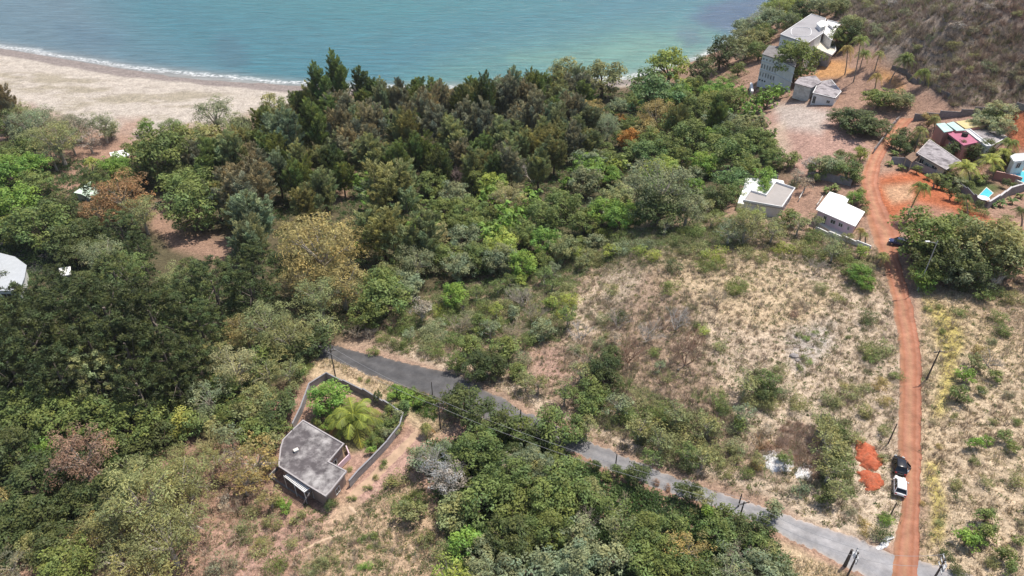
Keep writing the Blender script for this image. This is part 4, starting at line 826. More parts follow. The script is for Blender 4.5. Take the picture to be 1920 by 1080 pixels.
def tufts(name, pts, blades, hgt, spread, wid, cols, kind_label, seed, lean=.6):
    rg = np.random.default_rng(seed); n = len(pts); sz = rg.uniform(.5, 1.35, n)
    ci = (fbm(pts[:, 0] / 11, pts[:, 1] / 11, 3) * 1.6 - .3 + rg.normal(0, .22, n)); ci = np.clip(ci * len(cols), 0, len(cols) - 1).astype(int); cc = np.array(cols)[ci] * rg.uniform(.75, 1.25, (n, 1))
    B = np.repeat(pts, blades, 0); S_ = np.repeat(sz, blades); C_ = np.repeat(cc, blades, 0) * rg.uniform(.75, 1.25, (n * blades, 1)); N = len(B)
    a = rg.uniform(0, 6.283, N); rr = rg.random(N) ** .5; ex = rr * spread * S_; b0 = B + np.c_[np.cos(a) * ex * .25, np.sin(a) * ex * .25, -.05 + 0 * a]
    tip = B + np.c_[np.cos(a) * ex, np.sin(a) * ex, hgt * S_ * (1 - lean * rr ** 2) * rg.uniform(.6, 1.1, N)]
    th = a + rg.uniform(-1.5, 1.5, N); w = np.c_[np.cos(th), np.sin(th), 0 * th] * wid * S_[:, None]
    V = np.stack([b0 - w, b0 + w, tip], 1).reshape(-1, 3); f = np.arange(3 * N).reshape(-1, 3)
    o = link(name, mesh_np(name, V, f, LEAF, np.repeat(C_, 3, 0))); tag(o, kind_label[0], kind_label[1], None, 'stuff'); return o
tufts('dry_grass', scatter([DRYP, RIGHTP, LOWP, VERGE, LOWR], [13000, 12000, 9000, 1200, 700], 1), 9, .55, .55, .05, [(.48,.38,.26), (.55,.46,.32), (.60,.52,.38), (.50,.45,.25), (.42,.34,.24)], ('straw-coloured dry grass covering the slopes and verges', 'grass'), 11)
tufts('dry_brush', scatter([DRYP, RIGHTP, LOWP, [(1100,560),(1330,560),(1330,740),(1460,860),(1250,870),(1060,760)]], [3000, 600, 1500, 1000], 2), 22, 1.25, .95, .035, [(.33,.26,.20), (.40,.33,.26), (.45,.38,.30), (.31,.30,.18), (.37,.29,.23)], ('grey-brown leafless twiggy brush across the dry slope', 'brush'), 12)
tufts('headland_brush', scatter([HEADP], [6500], 3, False), 26, 2.0, 1.6, .07, [(.26,.21,.16), (.34,.28,.235), (.40,.33,.28), (.24,.23,.13), (.30,.22,.18)], ('greyish dry scrub covering the headland at top right', 'brush'), 13)
def weeds(name, pts, per, rad, ln, cols, lab, seed):
    n = len(pts); rg = np.random.default_rng(seed); B = np.repeat(pts, per, 0); N = len(B); sz = np.repeat(rg.uniform(.5, 1.3, n), per)
    u = rg.normal(size=(N, 3)); u /= np.linalg.norm(u, axis=1, keepdims=True); u[:, 2] = abs(u[:, 2]); p = B + u * (rad * sz * rg.uniform(.4, 1, N))[:, None] * np.array([1, 1, .7])
    ci = np.clip((fbm(pts[:, 0] / 8, pts[:, 1] / 8, 3) * 1.6 - .3 + rg.normal(0, .2, n)) * len(cols), 0, len(cols) - 1).astype(int)
    c = np.repeat(np.array(cols)[ci] * rg.uniform(.75, 1.25, (n, 1)), per, 0) * rg.uniform(.75, 1.25, (N, 1)); d = u + unit(N) * .8; v, f, c = cards(p, d, ln * rg.uniform(.6, 1.3, N), ln * .45 * rg.uniform(.6, 1.3, N), c)
    tag(link(name, mesh_np(name, v, f, LEAF, c)), lab[0], lab[1], None, 'stuff')
WOODP = [(560,180),(1100,180),(1330,150),(1400,210),(1480,300),(1370,340),(1330,420),(1180,430),(1060,490),(900,570),(780,580),(700,620),(600,640),(500,560),(500,420)]
LOWWOOD = [(800,830),(1000,830),(1200,920),(1340,960),(1450,1010),(1500,1110),(840,1110),(830,960)]
LEFTWOOD = [(-40,300),(200,300),(300,520),(480,520),(560,660),(420,760),(300,860),(200,1000),(-40,1100)]
weeds('undergrowth', scatter([WOODP, LOWWOOD, LEFTWOOD], [5200, 2400, 4600], 5), 38, 1.5, .5, [(.065,.105,.035), (.10,.165,.05), (.14,.20,.075), (.09,.13,.06)], ('low green undergrowth filling the gaps between the trees', 'undergrowth'), 15)
weeds('green_weeds', scatter([DRYP, RIGHTP, LOWP, [(1060,440),(1400,420),(1640,480),(1640,530),(1400,470),(1100,520)], [(560,900),(760,850),(840,980),(820,1100),(600,1100)]], [2600, 700, 700, 1600, 400], 6), 26, .62, .26, [(.17,.19,.075), (.22,.23,.10), (.13,.18,.06), (.26,.25,.09), (.16,.17,.09)], ('scattered small green weeds among the dry grass', 'weeds'), 16)
weeds('green_thicket', scatter([[(700,600),(780,560),(900,530),(1000,490),(1180,430),(1400,425),(1400,465),(1200,465),(1090,520),(1055,640),(900,650),(760,640)], [(1080,740),(1180,720),(1330,780),(1360,880),(1250,850),(1100,790)], [(1540,780),(1590,790),(1600,930),(1540,940)]], [3000, 420, 260], 8), 40, .95, .30, [(.26,.30,.14), (.20,.27,.09), (.31,.33,.15), (.24,.26,.12), (.17,.24,.08)], ('pale green thicket of low scrub along the upper and left edges of the dry slope', 'scrub'), 18)
tufts('dead_brush', scatter([[(1452,815),(1480,790),(1530,800),(1548,860),(1535,905),(1505,880),(1450,850)]], [420], 9), 30, .75, .9, .035, [(.44,.28,.20), (.52,.39,.30), (.38,.25,.18), (.55,.43,.35)], ('reddish brown dead cut brush behind the white rubble', 'brush'), 19)
weeds('roadside_creeper', scatter([[(735,722),(825,748),(815,790),(780,775),(745,745)], [(1330,185),(1400,150),(1470,185),(1400,230),(1330,230)], [(880,800),(960,820),(1000,850),(900,830)]], [330, 260, 150], 7), 26, .55, .34, [(.12,.20,.04), (.08,.14,.035), (.19,.22,.05)], ('bright green creeper on banks and verges', 'creeper'), 17)
# ------------------------------------------------------------------ buildings
CONC = surf('old_concrete', (.20, .185, .185), .9, .25, .8, .3, (.12, .105, .105), .35, .7)
CONC2 = surf('weathered_roof', (.34, .31, .32), .9, .25, 1.2, .3, (.075, .065, .07), .45, .9)
WHITE = surf('white_paint', (.72, .72, .72), .7, .08, .8, .1, (.52, .50, .47), .3, .5)
WROOF = surf('white_roof', (.88, .88, .85), .6, .04, .6, .05)
CREAM = surf('cream_render', (.58, .52, .40), .85, .12, 1, .2, (.40, .35, .28), .5, .5)
PINKW = surf('pink_render', (.66, .50, .56), .8, .08, .8, .1, (.52, .40, .44), .4, .4)
GREYW = surf('block_wall', (.25, .24, .245), .9, .22, 1.4, .3, (.20, .19, .185), .4, .6)
SALM = surf('salmon_render', (.50, .24, .20), .85, .15, .8, .2, (.36, .19, .16), .4, .5)
MAROON = surf('maroon_sheet', (.42, .13, .20), .5, .08, 1, .1)
MINT = surf('mint_sheet', (.42, .60, .56), .5, .08, 1, .1, (.6, .7, .66), .5, .4)
YELR = surf('yellow_roof', (.54, .45, .22), .7, .1, 1, .1, (.62, .48, .42), .35, .8)
PGREEN = surf('pale_green_roof', (.62, .74, .60), .6, .06, 1, .05)
GLASS = surf('dark_window', (.03, .035, .04), .15, .1, 1, 0, spec=.6)
FRAME = surf('window_frame', (.62, .62, .60), .6, .05, 1, 0)
DARKM = surf('dark_opening', (.045, .04, .038), .9, .2, 1, 0)
BROWNF = surf('brown_floor', (.20, .13, .09), .9, .25, 1.5, .2)
PATIO = surf('pale_paving', (.62, .59, .54), .9, .14, 1.2, .2, (.42, .38, .33), .6, .5)
REDPAV = surf('red_paving', (.34, .13, .10), .9, .2, 1.5, .2)
POOL = surf('pool_water', (.09, .52, .62), .1, .12, .7, .4, spec=.5)
def PX(px, py, z): q = pl(px, py, z); return (q[0], q[1])
def inset(poly, d):
    c = np.mean(poly, axis=0); out = []
    for p in poly:
        v = np.array(p) - c; L = np.linalg.norm(v); out.append(tuple(c + v * max(0, (L - d * 1.3)) / L))
    return out
def ccw(poly):
    n = len(poly); ar = sum(poly[i][0] * poly[(i + 1) % n][1] - poly[(i + 1) % n][0] * poly[i][1] for i in range(n)); return poly if ar > 0 else poly[::-1]
def seg_box(mb, a, b, z0, z1, w, ext=0.0):
    a = np.array(a, float); b = np.array(b, float); d = b - a; L = np.linalg.norm(d); d /= L; n_ = np.array([-d[1], d[0]]) * w / 2; a = a - d * ext; b = b + d * ext
    mb.prism([tuple(a - n_), tuple(b - n_), tuple(b + n_), tuple(a + n_)], z0, z1)
class House:
    """parts of one building; the roof outline is given at roof height, walls stand inside its eaves"""
    def __init__(s, name, label, cat, at_px, group=None):
        b = at(*at_px); s.z = b[2]; s.root = empty(name, b); tag(s.root, label, cat, group); s.o = b
    def part(s, name, mb, mat, parent=None, bevel=0):
        p = parent or s.root; off = s.o
        mb.v = [(x - off[0], y - off[1], z - off[2]) for x, y, z in mb.v]
        return mb.build(name, mat, p, bevel=bevel)
    def block(s, outline_px, h, base=0.0, eave=.35, slab=.22, wall=WHITE, roof=CONC, parapet=0.0, pmat=None, wallname='wall', roofname='roof', low=1.5):
        zr = s.z + h; R = ccw([PX(x, y, zr) for x, y in outline_px]); Wp = inset(R, eave)
        m = MB(); m.prism(Wp, s.z + base - low, zr - slab); w = s.part(wallname, m, wall)
        m = MB(); m.prism(R, zr - slab, zr); r = s.part(roofname, m, roof, bevel=.03)
        if parapet:
            m = MB(); n = len(R); Q = inset(R, .12)
            for i in range(n): seg_box(m, Q[i], Q[(i + 1) % n], zr + .004 * (i % 2) , zr + parapet + .004 * (i % 2), .22, .11)
            s.part('parapet', m, pmat or WHITE, r)
        return Wp, w, r
    def opening(s, parent, a, b, t0, t1, z0, z1, name='window', frame=FRAME, fill=GLASS, depth=.06):
        """opening in the wall running a->b (wall outline ccw: outward is to the right)"""
        a = np.array(a); b = np.array(b); d = b - a; L = np.linalg.norm(d); d /= L; o = np.array([d[1], -d[0]])
        p = a + d * L * t0; q = a + d * L * t1; m = MB(); m2 = MB(); f = .09
        mid = (p + q) / 2; yaw = math.atan2(d[1], d[0]); w = np.linalg.norm(q - p)
        for cx, cz, sx, sz in ((0, z1 + f / 2, w + 2 * f, f), (0, z0 - f / 2, w + 2 * f, f), (-w / 2 - f / 2, (z0 + z1) / 2, f, z1 - z0), (w / 2 + f / 2, (z0 + z1) / 2, f, z1 - z0), (0, (z0 + z1) / 2, f * .6, z1 - z0)):
            c = mid + d * cx + o * depth; m.box((c[0], c[1], s.z + cz), (sx, .10, sz), yaw)
        c = mid + o * .012; m2.box((c[0], c[1], s.z + (z0 + z1) / 2), (w, .06, z1 - z0 - .01), yaw)
        fo = s.part(name, m, frame); s.part('pane' if name == 'window' else 'leaf', m2, fill, fo); return fo
def wallline(name, pts, hgt, w, mat, label, cat='wall', group=None, cap=None, posts=False):
    P0 = [at(*q) for q in pts]; root = empty(name, P0[0]); tag(root, label, cat, group); o = P0[0]
    m = MB(); mc = MB(); mp = MB()
    for i in range(len(P0) - 1):
        a, b = P0[i], P0[i + 1]; L = np.linalg.norm((b - a)[:2]); k = max(1, int(L / 3))
        for j in range(k):
            p = a + (b - a) * j / k; q = a + (b - a) * (j + 1) / k; zz = (zat(*p[:2]) + zat(*q[:2])) / 2 + (i * 7 + j) % 3 * .02
            seg_box(m, p[:2], q[:2], zz - .9, zz + hgt, w, .0 if j else w / 2)
            if cap: seg_box(mc, p[:2], q[:2], zz + hgt, zz + hgt + .08, w + .10, .0)
            if posts: mp.box((p[0], p[1], zz + hgt / 2), (w + .12, w + .12, hgt + .25))
    for mm, nm, ma in ((m, 'wall_panel', mat), (mc, 'coping', cap), (mp, 'post', mat)):
        if mm.v:
            mm.v = [(x - o[0], y - o[1], z - o[2]) for x, y, z in mm.v]; mm.build(nm, ma, root, bevel=.015)
    return root
# --- grey flat-roofed house, lower left
h = House('flat_roof_house', 'large dark grey flat-roofed concrete house with an L-shaped roof and walled yard', 'house', (590, 880))
RO = [(568,787.5),(646,832),(617,866.5),(650.5,884.5),(620,922.5),(611,931.5),(578,912),(521,874.5),(525,840.5),(530,824),(548,806)]
Wp, w_, roof_ = h.block(RO, 3.7, wall=surf('brownish_wall', (.34,.26,.22), .9, .2, 1, .2, (.22,.16,.13), .5, .6), eave=.45, roof=surf('mottled_grey_roof', (.105,.092,.095), .92, .3, .9, .3, (.36,.34,.33), .22, .9), parapet=.12, pmat=surf('pale_edge', (.36,.33,.33), .9, .15, 2, .1), low=2.4)
zr = h.z + 3.7
m = MB(); q = PX(555.5, 846, zr); m.box((q[0], q[1], zr + .18), (.7, .55, .36), .6); m.box((q[0], q[1], zr + .40), (.82, .66, .07), .6); h.part('roof_vent', m, PATIO, roof_, .02)
# porch in the notch of the L
por = [(646,838),(655,850),(628,876),(617,868.5)]
m = MB(); m.prism(ccw([PX(x, y + 14, h.z + .5) for x, y in por]), h.z - 1.5, h.z + .5); h.part('porch_floor', m, BROWNF)
m = MB()
pc = [PX(x, y, h.z + 1.6) for x, y in [(649,836),(655,851),(634,872)]]
for a_, b_ in zip(pc[:-1], pc[1:]): seg_box(m, a_, b_, h.z - .5, h.z + 1.6, .18, .09)
h.part('porch_wall', m, PINKW)
# stair terrace on the lower-left side
def hp(x, y, z): return PX(490 + x * .2596, 690 + y * .2596, h.z + z)
m = MB(); m.prism(ccw([hp(70,790,-1.6+1.2), hp(120,715,.6), hp(460,935,.6), hp(430,1010,-.4)]), h.z - 3, h.z - .9); h.part('terrace', m, surf('terrace_floor', (.33,.26,.17), .9, .25, 1.2, .2, (.20,.15,.12), .5, .6))
m = MB(); tw = [hp(110,720,.3), hp(55,775,.3), hp(300,935,.3), hp(425,1020,.3), hp(470,945,.3)]
for a_, b_ in zip(tw[:-1], tw[1:]): seg_box(m, a_, b_, h.z - 2.6, h.z + .3, .22, .1)
h.part('terrace_wall', m, GREYW)
A0 = np.array(hp(188, 764, 3.1)); A1 = np.array(hp(336, 882, 3.1)); d_ = A1 - A0; L_ = np.linalg.norm(d_); d_ /= L_; yw = math.atan2(d_[1], d_[0]); m = MB()
for i in range(16):
    t = (i + .5) / 16; c = A0 + d_ * L_ * t; m.box((c[0], c[1], h.z + 3.1), (L_ / 16 * .55, 1.2, .12), yw)
st = h.part('slatted_walkway', m, WHITE)
m = MB(); n_ = np.array([-d_[1], d_[0]])
for sd in (-.68, .68):
    p = A0 + n_ * sd; q = A1 + n_ * sd; m.tube((p[0], p[1], h.z + 3.2), (q[0], q[1], h.z + 3.2), .05, .05)
    for i in range(17):
        t = i / 16; c = p + (q - p) * t; m.tube((c[0], c[1], h.z + (3.2 if i % 8 else -.8)), (c[0], c[1], h.z + 3.35), .05, .05, 4)
h.part('walkway_frame', m, WHITE, st)
A0 = np.array(hp(350, 895, 3.0)); A1 = np.array(hp(300, 965, .2)); d_ = A1 - A0; L_ = np.linalg.norm(d_); d_ /= L_; yw = math.atan2(d_[1], d_[0]); m = MB()
for i in range(14):
    t = (i + .5) / 14; c = A0 + d_ * L_ * t; m.box((c[0], c[1], h.z + 3.0 - 3.2 * t - .15), (L_ / 14 + .02, 1.3, .26), yw)
h.part('staircase', m, CONC)
def edge_facing(W_, i): return W_[i], W_[(i + 1) % len(W_)]
def longest(W_, dirn):
    """wall edges whose outward normal points most along dirn, longest first"""
    e = []
    for i in range(len(W_)):
        a, b = np.array(W_[i]), np.array(W_[(i + 1) % len(W_)]); d = b - a; L = np.linalg.norm(d)
        if L < .5: continue
        o = np.array([d[1], -d[0]]) / L; e.append((L * max(0, float(o @ np.array(dirn))) , i))
    e.sort(reverse=True); return [edge_facing(W_, i) for s_, i in e if s_ > .3]
E = longest(Wp, (-.7, -.7)); a_, b_ = E[0]
for t0, t1 in ((.12,.22),(.45,.55),(.8,.9)): h.opening(h.root, a_, b_, t0, t1, 1.0, 2.1)
E = longest(Wp, (.8, -.6))
for a_, b_ in E[:2]: h.opening(h.root, a_, b_, .3, .55, 1.0, 2.1)
# yard wall (with lit coping)
wallline('boundary_wall', [(551,806),(566,775),(582,731),(613,711),(645,725),(682,742),(720,763),(757,785),(751,808),(728,838),(700,868),(672,896),(657,914)], 1.6, .16, GREYW, 'grey block wall enclosing the yard of the dark grey flat-roofed house', cap=surf('coping', (.27,.265,.28), .9, .15, 2, .1))
# --- white L-shaped flat roof house behind the hill
h = House('flat_roof_house', 'white L-shaped flat-roofed house with raised roof rim and white terrace', 'house', (1440, 385))
Wp, w_, r_ = h.block([(1454.6,342.7),(1490.5,355),(1466,391),(1393,378),(1406,359),(1435.5,368.5)], 3.4, wall=WHITE, roof=surf('pale_slab', (.36,.33,.31), .85, .12, .8, .15, (.27,.25,.24), .4, .5), parapet=.5, pmat=WHITE)
for E_, n3 in ((longest(Wp, (.3, -1)), 3), (longest(Wp, (1, -.2)), 2)):
    a_, b_ = E_[0]
    for k in range(n3): h.opening(h.root, a_, b_, (k + .3) / n3, (k + .6) / n3, 1.0, 2.2)
m = MB(); m.prism(ccw([PX(x, y, h.z + .9) for x, y in [(1398,334),(1445,334),(1470,339),(1490,352),(1440,372),(1415,385),(1383,381),(1386,371),(1394,352)]]), h.z - 1.4, h.z + .9); h.part('terrace', m, WROOF)
# --- pink house with white roof beside the red road
h = House('pink_house', 'small pink-walled house with a bright white roof beside the red road', 'house', (1575, 415))
Wp, w_, r_ = h.block([(1555.8,359),(1592.8,370.6),(1587.5,381),(1622,397),(1604,424.5),(1530,392.5)], 3.0, wall=PINKW, roof=WROOF, eave=.5, slab=.16)
a_, b_ = longest(Wp, (-.4, -1))[0]
h.opening(h.root, a_, b_, .20, .27, .05, 2.1, 'door', FRAME, DARKM)
for t0, t1, z0 in ((.40,.52,1.1),(.62,.72,1.2),(.86,.90,1.2)): h.opening(h.root, a_, b_, t0, t1, z0, 2.0)
a_, b_ = longest(Wp, (1, -.2))[0]; h.opening(h.root, a_, b_, .4, .6, 1.0, 2.0)
m = MB(); m.prism(ccw([(lambda q: (q[0], q[1]))(at(x, y)) for x, y in [(1532,424),(1550,411),(1604,436),(1592,450),(1575,446)]]), h.z - 1.5, h.z + .12); h.part('patio', m, PATIO)
m = MB(); m.prism(ccw([(lambda q: (q[0], q[1]))(at(x, y)) for x, y in [(1592,450.5),(1604,436.5),(1628,448),(1622,461)]]), h.z - 1.5, h.z + .10); h.part('red_patio', m, REDPAV)
wallline('boundary_wall', [(1528,434),(1552,443),(1578,451),(1604,460),(1631,468)], 1.1, .2, WHITE, 'low white-topped wall below the patio of the pink house', cap=WHITE)
wallline('boundary_wall', [(1513,333),(1545,338),(1570,343),(1594,349)], 1.9, .2, GREYW, 'grey wall running left from the red road behind the pink house', cap=CONC)
wallline('boundary_wall', [(1300,331),(1340,331),(1400,335),(1458,338)], 1.9, .2, GREYW, 'shaded grey wall behind the white L-shaped house and its terrace', cap=CONC)
wallline('boundary_wall', [(1512,350),(1505,362),(1497,378)], .9, .18, PATIO, 'low plot wall between the white L-shaped house and the pink house')
wallline('boundary_wall', [(1541,372),(1535,383),(1530,390)], .9, .18, PATIO, 'short pale wall touching the pink house on its left')
# --- three-storey white building on the headland
h = House('three_storey_house', 'big white three-storey building with stepped flat roofs at the foot of the headland', 'building', (1450, 158))
def e2(L): return [(1400 + x * .1759, 20 + y * .1759) for x, y in L]
lo_z = h.z
Wl, w_, r_ = h.block(e2([(165,462),(240,368),(430,388),(560,470),(520,600),(345,520)]), 10.2, wall=WHITE, roof=CONC, eave=.25, slab=.3, roofname='lower_roof', wallname='lower_wall')
a_, b_ = longest(Wl, (-.1, -1))[0]
if a_[0] > b_[0]: a_, b_ = a_, b_
for z0, z1, n_k in ((8.4, 9.0, 5), (5.4, 6.9, 6), (2.6, 4.0, 6)):
    for k in range(n_k): h.opening(h.root, a_, b_, (k + .35) / n_k, (k + .7) / n_k, z0, z1)
for k in range(3):
    t = .12 + .16 * k; c = np.array(a_) + (np.array(b_) - np.array(a_)) * t; dd = (np.array(b_) - np.array(a_)); dd /= np.linalg.norm(dd); oo = np.array([dd[1], -dd[0]])
    m = MB(); m.tube((c[0], c[1], h.z + 1.2), (c[0] + oo[0] * .1, c[1] + oo[1] * .1, h.z + 1.2), .32, .32, 12); h.part('round_window', m, GLASS)
m = MB()
for zz in (4.7, 7.7):
    for a2, b2 in longest(Wl, (-.3, -1))[:2]: seg_box(m, np.array(a2) , np.array(b2), h.z + zz, h.z + zz + .22, .5, .1)
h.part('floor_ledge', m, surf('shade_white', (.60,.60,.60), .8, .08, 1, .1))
Wu, w_, r_ = h.block(e2([(357,256),(690,38),(845,85),(812,245),(648,352)]), 14.6, base=4, wall=WHITE, roof=surf('pale_roof', (.33,.32,.33), .85, .14, .5, .15, (.22,.205,.215), .25, .6), eave=.3, slab=.3, parapet=.22, pmat=WHITE, roofname='upper_roof', wallname='upper_wall')
m = MB(); ring = [PX(*e2([(580 + 108 * math.copysign(abs(math.cos(t)) ** .6, math.cos(t)), 228 + 48 * math.copysign(abs(math.sin(t)) ** .6, math.sin(t)))])[0], h.z + 14.6) for t in np.linspace(0, 6.283, 25)[:-1]]
for i in range(24): seg_box(m, ring[i], ring[(i + 1) % 24], h.z + 14.6, h.z + 14.75, .22, .05)
h.part('roof_ring', m, WHITE, r_)
E = longest(Wu, (-.2, -1)); a_, b_ = E[0]
for t0, t1 in ((.28,.34),(.36,.42),(.66,.72),(.74,.80)): h.opening(h.root, a_, b_, t0, t1, 12.0, 13.4)
a_, b_ = longest(Wu, (.8, -.6))[0]; h.opening(h.root, a_, b_, .75, .85, 11.0, 13.2, 'door', FRAME, DARKM)
Wt, w_, r_ = h.block(e2([(815,245),(862,105),(1005,140),(945,215),(905,325)]), 13.2, base=5, wall=WHITE, roof=surf('white_terrace', (.66,.65,.64), .8, .1, .7, .1), eave=.2, parapet=.35, roofname='side_roof', wallname='side_wall')
for o_, hh_ in ((e2([(745,135),(800,100),(858,115),(845,160),(790,178)]), 16.2), (e2([(870,135),(905,125),(960,150),(925,180)]), 14.3)):
    h.block(o_, hh_, base=13.5, wall=WHITE, roof=WROOF, eave=.15, slab=.2, low=0, wallname='stair_tower', roofname='tower_roof')
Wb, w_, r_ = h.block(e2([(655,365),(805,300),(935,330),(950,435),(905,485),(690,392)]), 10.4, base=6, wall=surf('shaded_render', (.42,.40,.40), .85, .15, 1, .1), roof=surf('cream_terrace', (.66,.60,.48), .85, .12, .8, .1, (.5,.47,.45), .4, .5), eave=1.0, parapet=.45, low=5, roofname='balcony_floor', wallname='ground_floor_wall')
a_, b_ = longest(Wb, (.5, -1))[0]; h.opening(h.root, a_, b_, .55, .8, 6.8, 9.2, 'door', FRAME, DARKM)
m = MB(); m.prism(ccw([PX(*q, h.z + 7.2) for q in e2([(690,455),(820,450),(760,565),(720,560)])]), h.z + 3, h.z + 7.2); h.part('ramp', m, CONC)
wallline('boundary_wall', [(1407,165),(1409,180)], 1.8, .8, WHITE, 'short white wall end standing on the bare bank left of the three-storey building')
# --- small white outhouse below it
h = House('outhouse', 'small derelict white outbuilding with a stained flat roof below the three-storey building', 'building', (1535, 190))
Wa, w_, r_ = h.block(e2([(508,770),(560,710),(735,690),(800,760),(690,822)]), 3.6, wall=surf('dirty_white', (.56,.54,.51), .9, .2, .8, .2, (.30,.27,.24), .5, .7), roof=CONC2, eave=.35, roofname='roof', wallname='wall')
a_, b_ = longest(Wa, (0, -1))[0]; h.opening(h.root, a_, b_, .25, .4, .9, 2.4); h.opening(h.root, a_, b_, .6, .78, .9, 2.4)
Wa, w_, r_ = h.block(e2([(703,878),(765,760),(905,738),(1012,865),(945,935)]), 3.2, wall=WHITE, roof=CONC2, eave=.2, parapet=.12, pmat=WHITE, roofname='annex_roof', wallname='annex_wall')
a_, b_ = longest(Wa, (0, -1))[0]; h.opening(h.root, a_, b_, .06, .18, .1, 2.3, 'door', FRAME, DARKM); h.opening(h.root, a_, b_, .68, .82, 1.2, 2.0)
# --- grey flat building right of the red road
def e3(L): return [(1690 + x * .1852, 200 + y * .1852) for x, y in L]
h = House('cream_house', 'cream-walled house with a mottled black and white flat roof behind a garden wall', 'house', (1745, 312))
Wa, w_, r_ = h.block(e3([(150,470),(285,332),(608,556),(455,640)]), 3.6, wall=CREAM, roof=CONC2, eave=.9, slab=.25, parapet=.1, pmat=surf('worn_edge', (.48,.44,.42), .9, .2, 2, .1))
a_, b_ = longest(Wa, (-.6, -1))[0]
for t0, t1 in ((.05,.2),(.55,.75)): h.opening(h.root, a_, b_, t0, t1, .3, 2.6, 'door', FRAME, DARKM)
h.opening(h.root, a_, b_, .3, .42, 1.0, 2.2)
m = MB(); m.prism(ccw([PX(*q, h.z + 3.1) for q in e3([(40,510),(120,455),(180,500),(110,560)])]), h.z + 2.95, h.z + 3.1); rf = h.part('veranda_roof', m, BROWNF)
m = MB()
for q in e3([(52,512),(110,552),(172,500)]): c = PX(*q, h.z + 3.0); m.tube((c[0], c[1], h.z - 1), (c[0], c[1], h.z + 3), .12, .12)
h.part('veranda_post', m, CREAM)
wallline('boundary_wall', e3([(-110,575),(20,590),(150,640),(280,690),(420,740),(520,790)]), 1.9, .2, surf('bluish_wall', (.33,.34,.36), .9, .18, 1.2, .2), 'bluish grey garden wall in front of the cream-walled house', cap=CONC)
wallline('boundary_wall', e3([(560,830),(640,890),(720,960),(850,1030)]), 1.8, .2, surf('dark_wall', (.17,.17,.18), .9, .2, 1.2, .2), 'dark wall between the red earth plot and the garden with the small pool')
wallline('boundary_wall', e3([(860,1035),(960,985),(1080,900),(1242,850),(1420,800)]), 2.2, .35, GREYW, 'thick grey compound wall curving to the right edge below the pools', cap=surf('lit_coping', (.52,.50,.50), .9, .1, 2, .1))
wallline('boundary_wall', e3([(930,735),(1000,750),(1100,775),(1185,800)]), 2.2, .25, SALM, 'salmon pink garden wall between the two pools', cap=surf('salmon_coping', (.62,.40,.36), .9, .1, 2, .1))
wallline('boundary_wall', [(1713,226),(1735,224),(1760,222),(1800,218),(1850,210),(1930,204),(1990,200)], 1.7, .22, GREYW, 'long grey wall with posts along the top of the plots at the headland foot', cap=CONC, posts=True)
wallline('boundary_wall', [(1637,288),(1655,264),(1670,242),(1684,226)], 1.4, .22, surf('mossy_wall', (.30,.28,.26), .9, .25, 1, .2), 'old low wall along the left side of the red road beside the dark hedge tree', cap=CONC)
wallline('fence', [(1672,128),(1700,140),(1730,158),(1760,172),(1778,186)], 1.3, .08, CONC, 'faded grey fence line at the foot of the headland behind the palms', 'fence', posts=True)
# --- row of coloured roofs
h = House('coloured_roof_house', 'rambling salmon house with maroon, mint and yellow roofs right of the red road', 'house', (1775, 268))
Wa, w_, r_ = h.block(e3([(460,262),(640,240),(778,358),(632,392)]), 4.3, wall=SALM, roof=MAROON, eave=.15, roofname='maroon_roof')
h.block(e3([(352,172),(440,162),(528,240),(434,258)]), 4.9, wall=SALM, roof=MINT, eave=.15, roofname='mint_roof')
h.block(e3([(458,168),(528,150),(652,238),(560,244)]), 5.0, wall=SALM, roof=MINT, eave=.15, roofname='mint_roof')
h.block(e3([(545,150),(752,120),(862,185),(650,222)]), 4.5, wall=SALM, roof=YELR, eave=.15, roofname='yellow_roof')
h.block(e3([(640,240),(690,232),(908,405),(862,408),(780,350)]), 4.0, wall=WHITE, roof=WHITE, eave=.1, roofname='white_roof', parapet=.3)
h.block(e3([(650,225),(860,188),(935,240),(1075,310),(915,400),(700,240)]), 3.5, wall=WHITE, roof=CONC2, eave=.15, roofname='grey_roof', parapet=.15, pmat=WHITE)
a_, b_ = longest(Wa, (-.7, -.7))[0]; h.opening(h.root, a_, b_, .1, .9, 3.0, 3.8, 'window', BROWNF, DARKM); h.opening(h.root, a_, b_, .3, .45, 1.2, 2.4)
m = MB(); c = PX(*e3([(662,238)])[0], h.z + 6); m.tube((c[0], c[1], h.z + 3.4), (c[0], c[1], h.z + 5.2), .75, .75, 14); m.tube((c[0], c[1], h.z + 5.2), (c[0], c[1], h.z + 5.45), .75, .25, 14); h.part('water_tank', m, DARKM)
h = House('white_villa', 'white flat-roofed villa at the right edge of the photo above the larger pool', 'house', (1930, 300))
Wa, w_, r_ = h.block(e3([(1100,505),(1150,480),(1290,470),(1300,540),(1140,560)]), 2.6, wall=WHITE, roof=WROOF, eave=.4, parapet=.15); a_, b_ = longest(Wa, (-.2, -1))[0]; h.opening(h.root, a_, b_, .3, .6, .6, 1.9)
def pool(outl, lab):
    z = max(at(*q)[2] for q in outl) + .12; P_ = ccw([PX(x, y, z) for x, y in outl]); root = empty('swimming_pool', at(*outl[0])); tag(root, lab, 'pool'); o = np.array(root.location)
    m = MB(); c = np.mean(P_, axis=0); big = [tuple(c + (np.array(p) - c) * 1.16) for p in P_]; m.prism(big, z - 2, z); m.v = [tuple(np.array(v) - o) for v in m.v]; m.build('surround', PATIO, root)
    m = MB(); m.prism(P_, z - .5, z + .02); m.v = [tuple(np.array(v) - o) for v in m.v]; m.build('water', POOL, root)
pool(e3([(782,905),(862,822),(925,875),(848,950)]), 'small turquoise pool in the garden above the dark wall')
pool(e3([(1092,665),(1300,650),(1300,790),(1185,745)]), 'larger turquoise pool at the right edge beside the salmon wall')
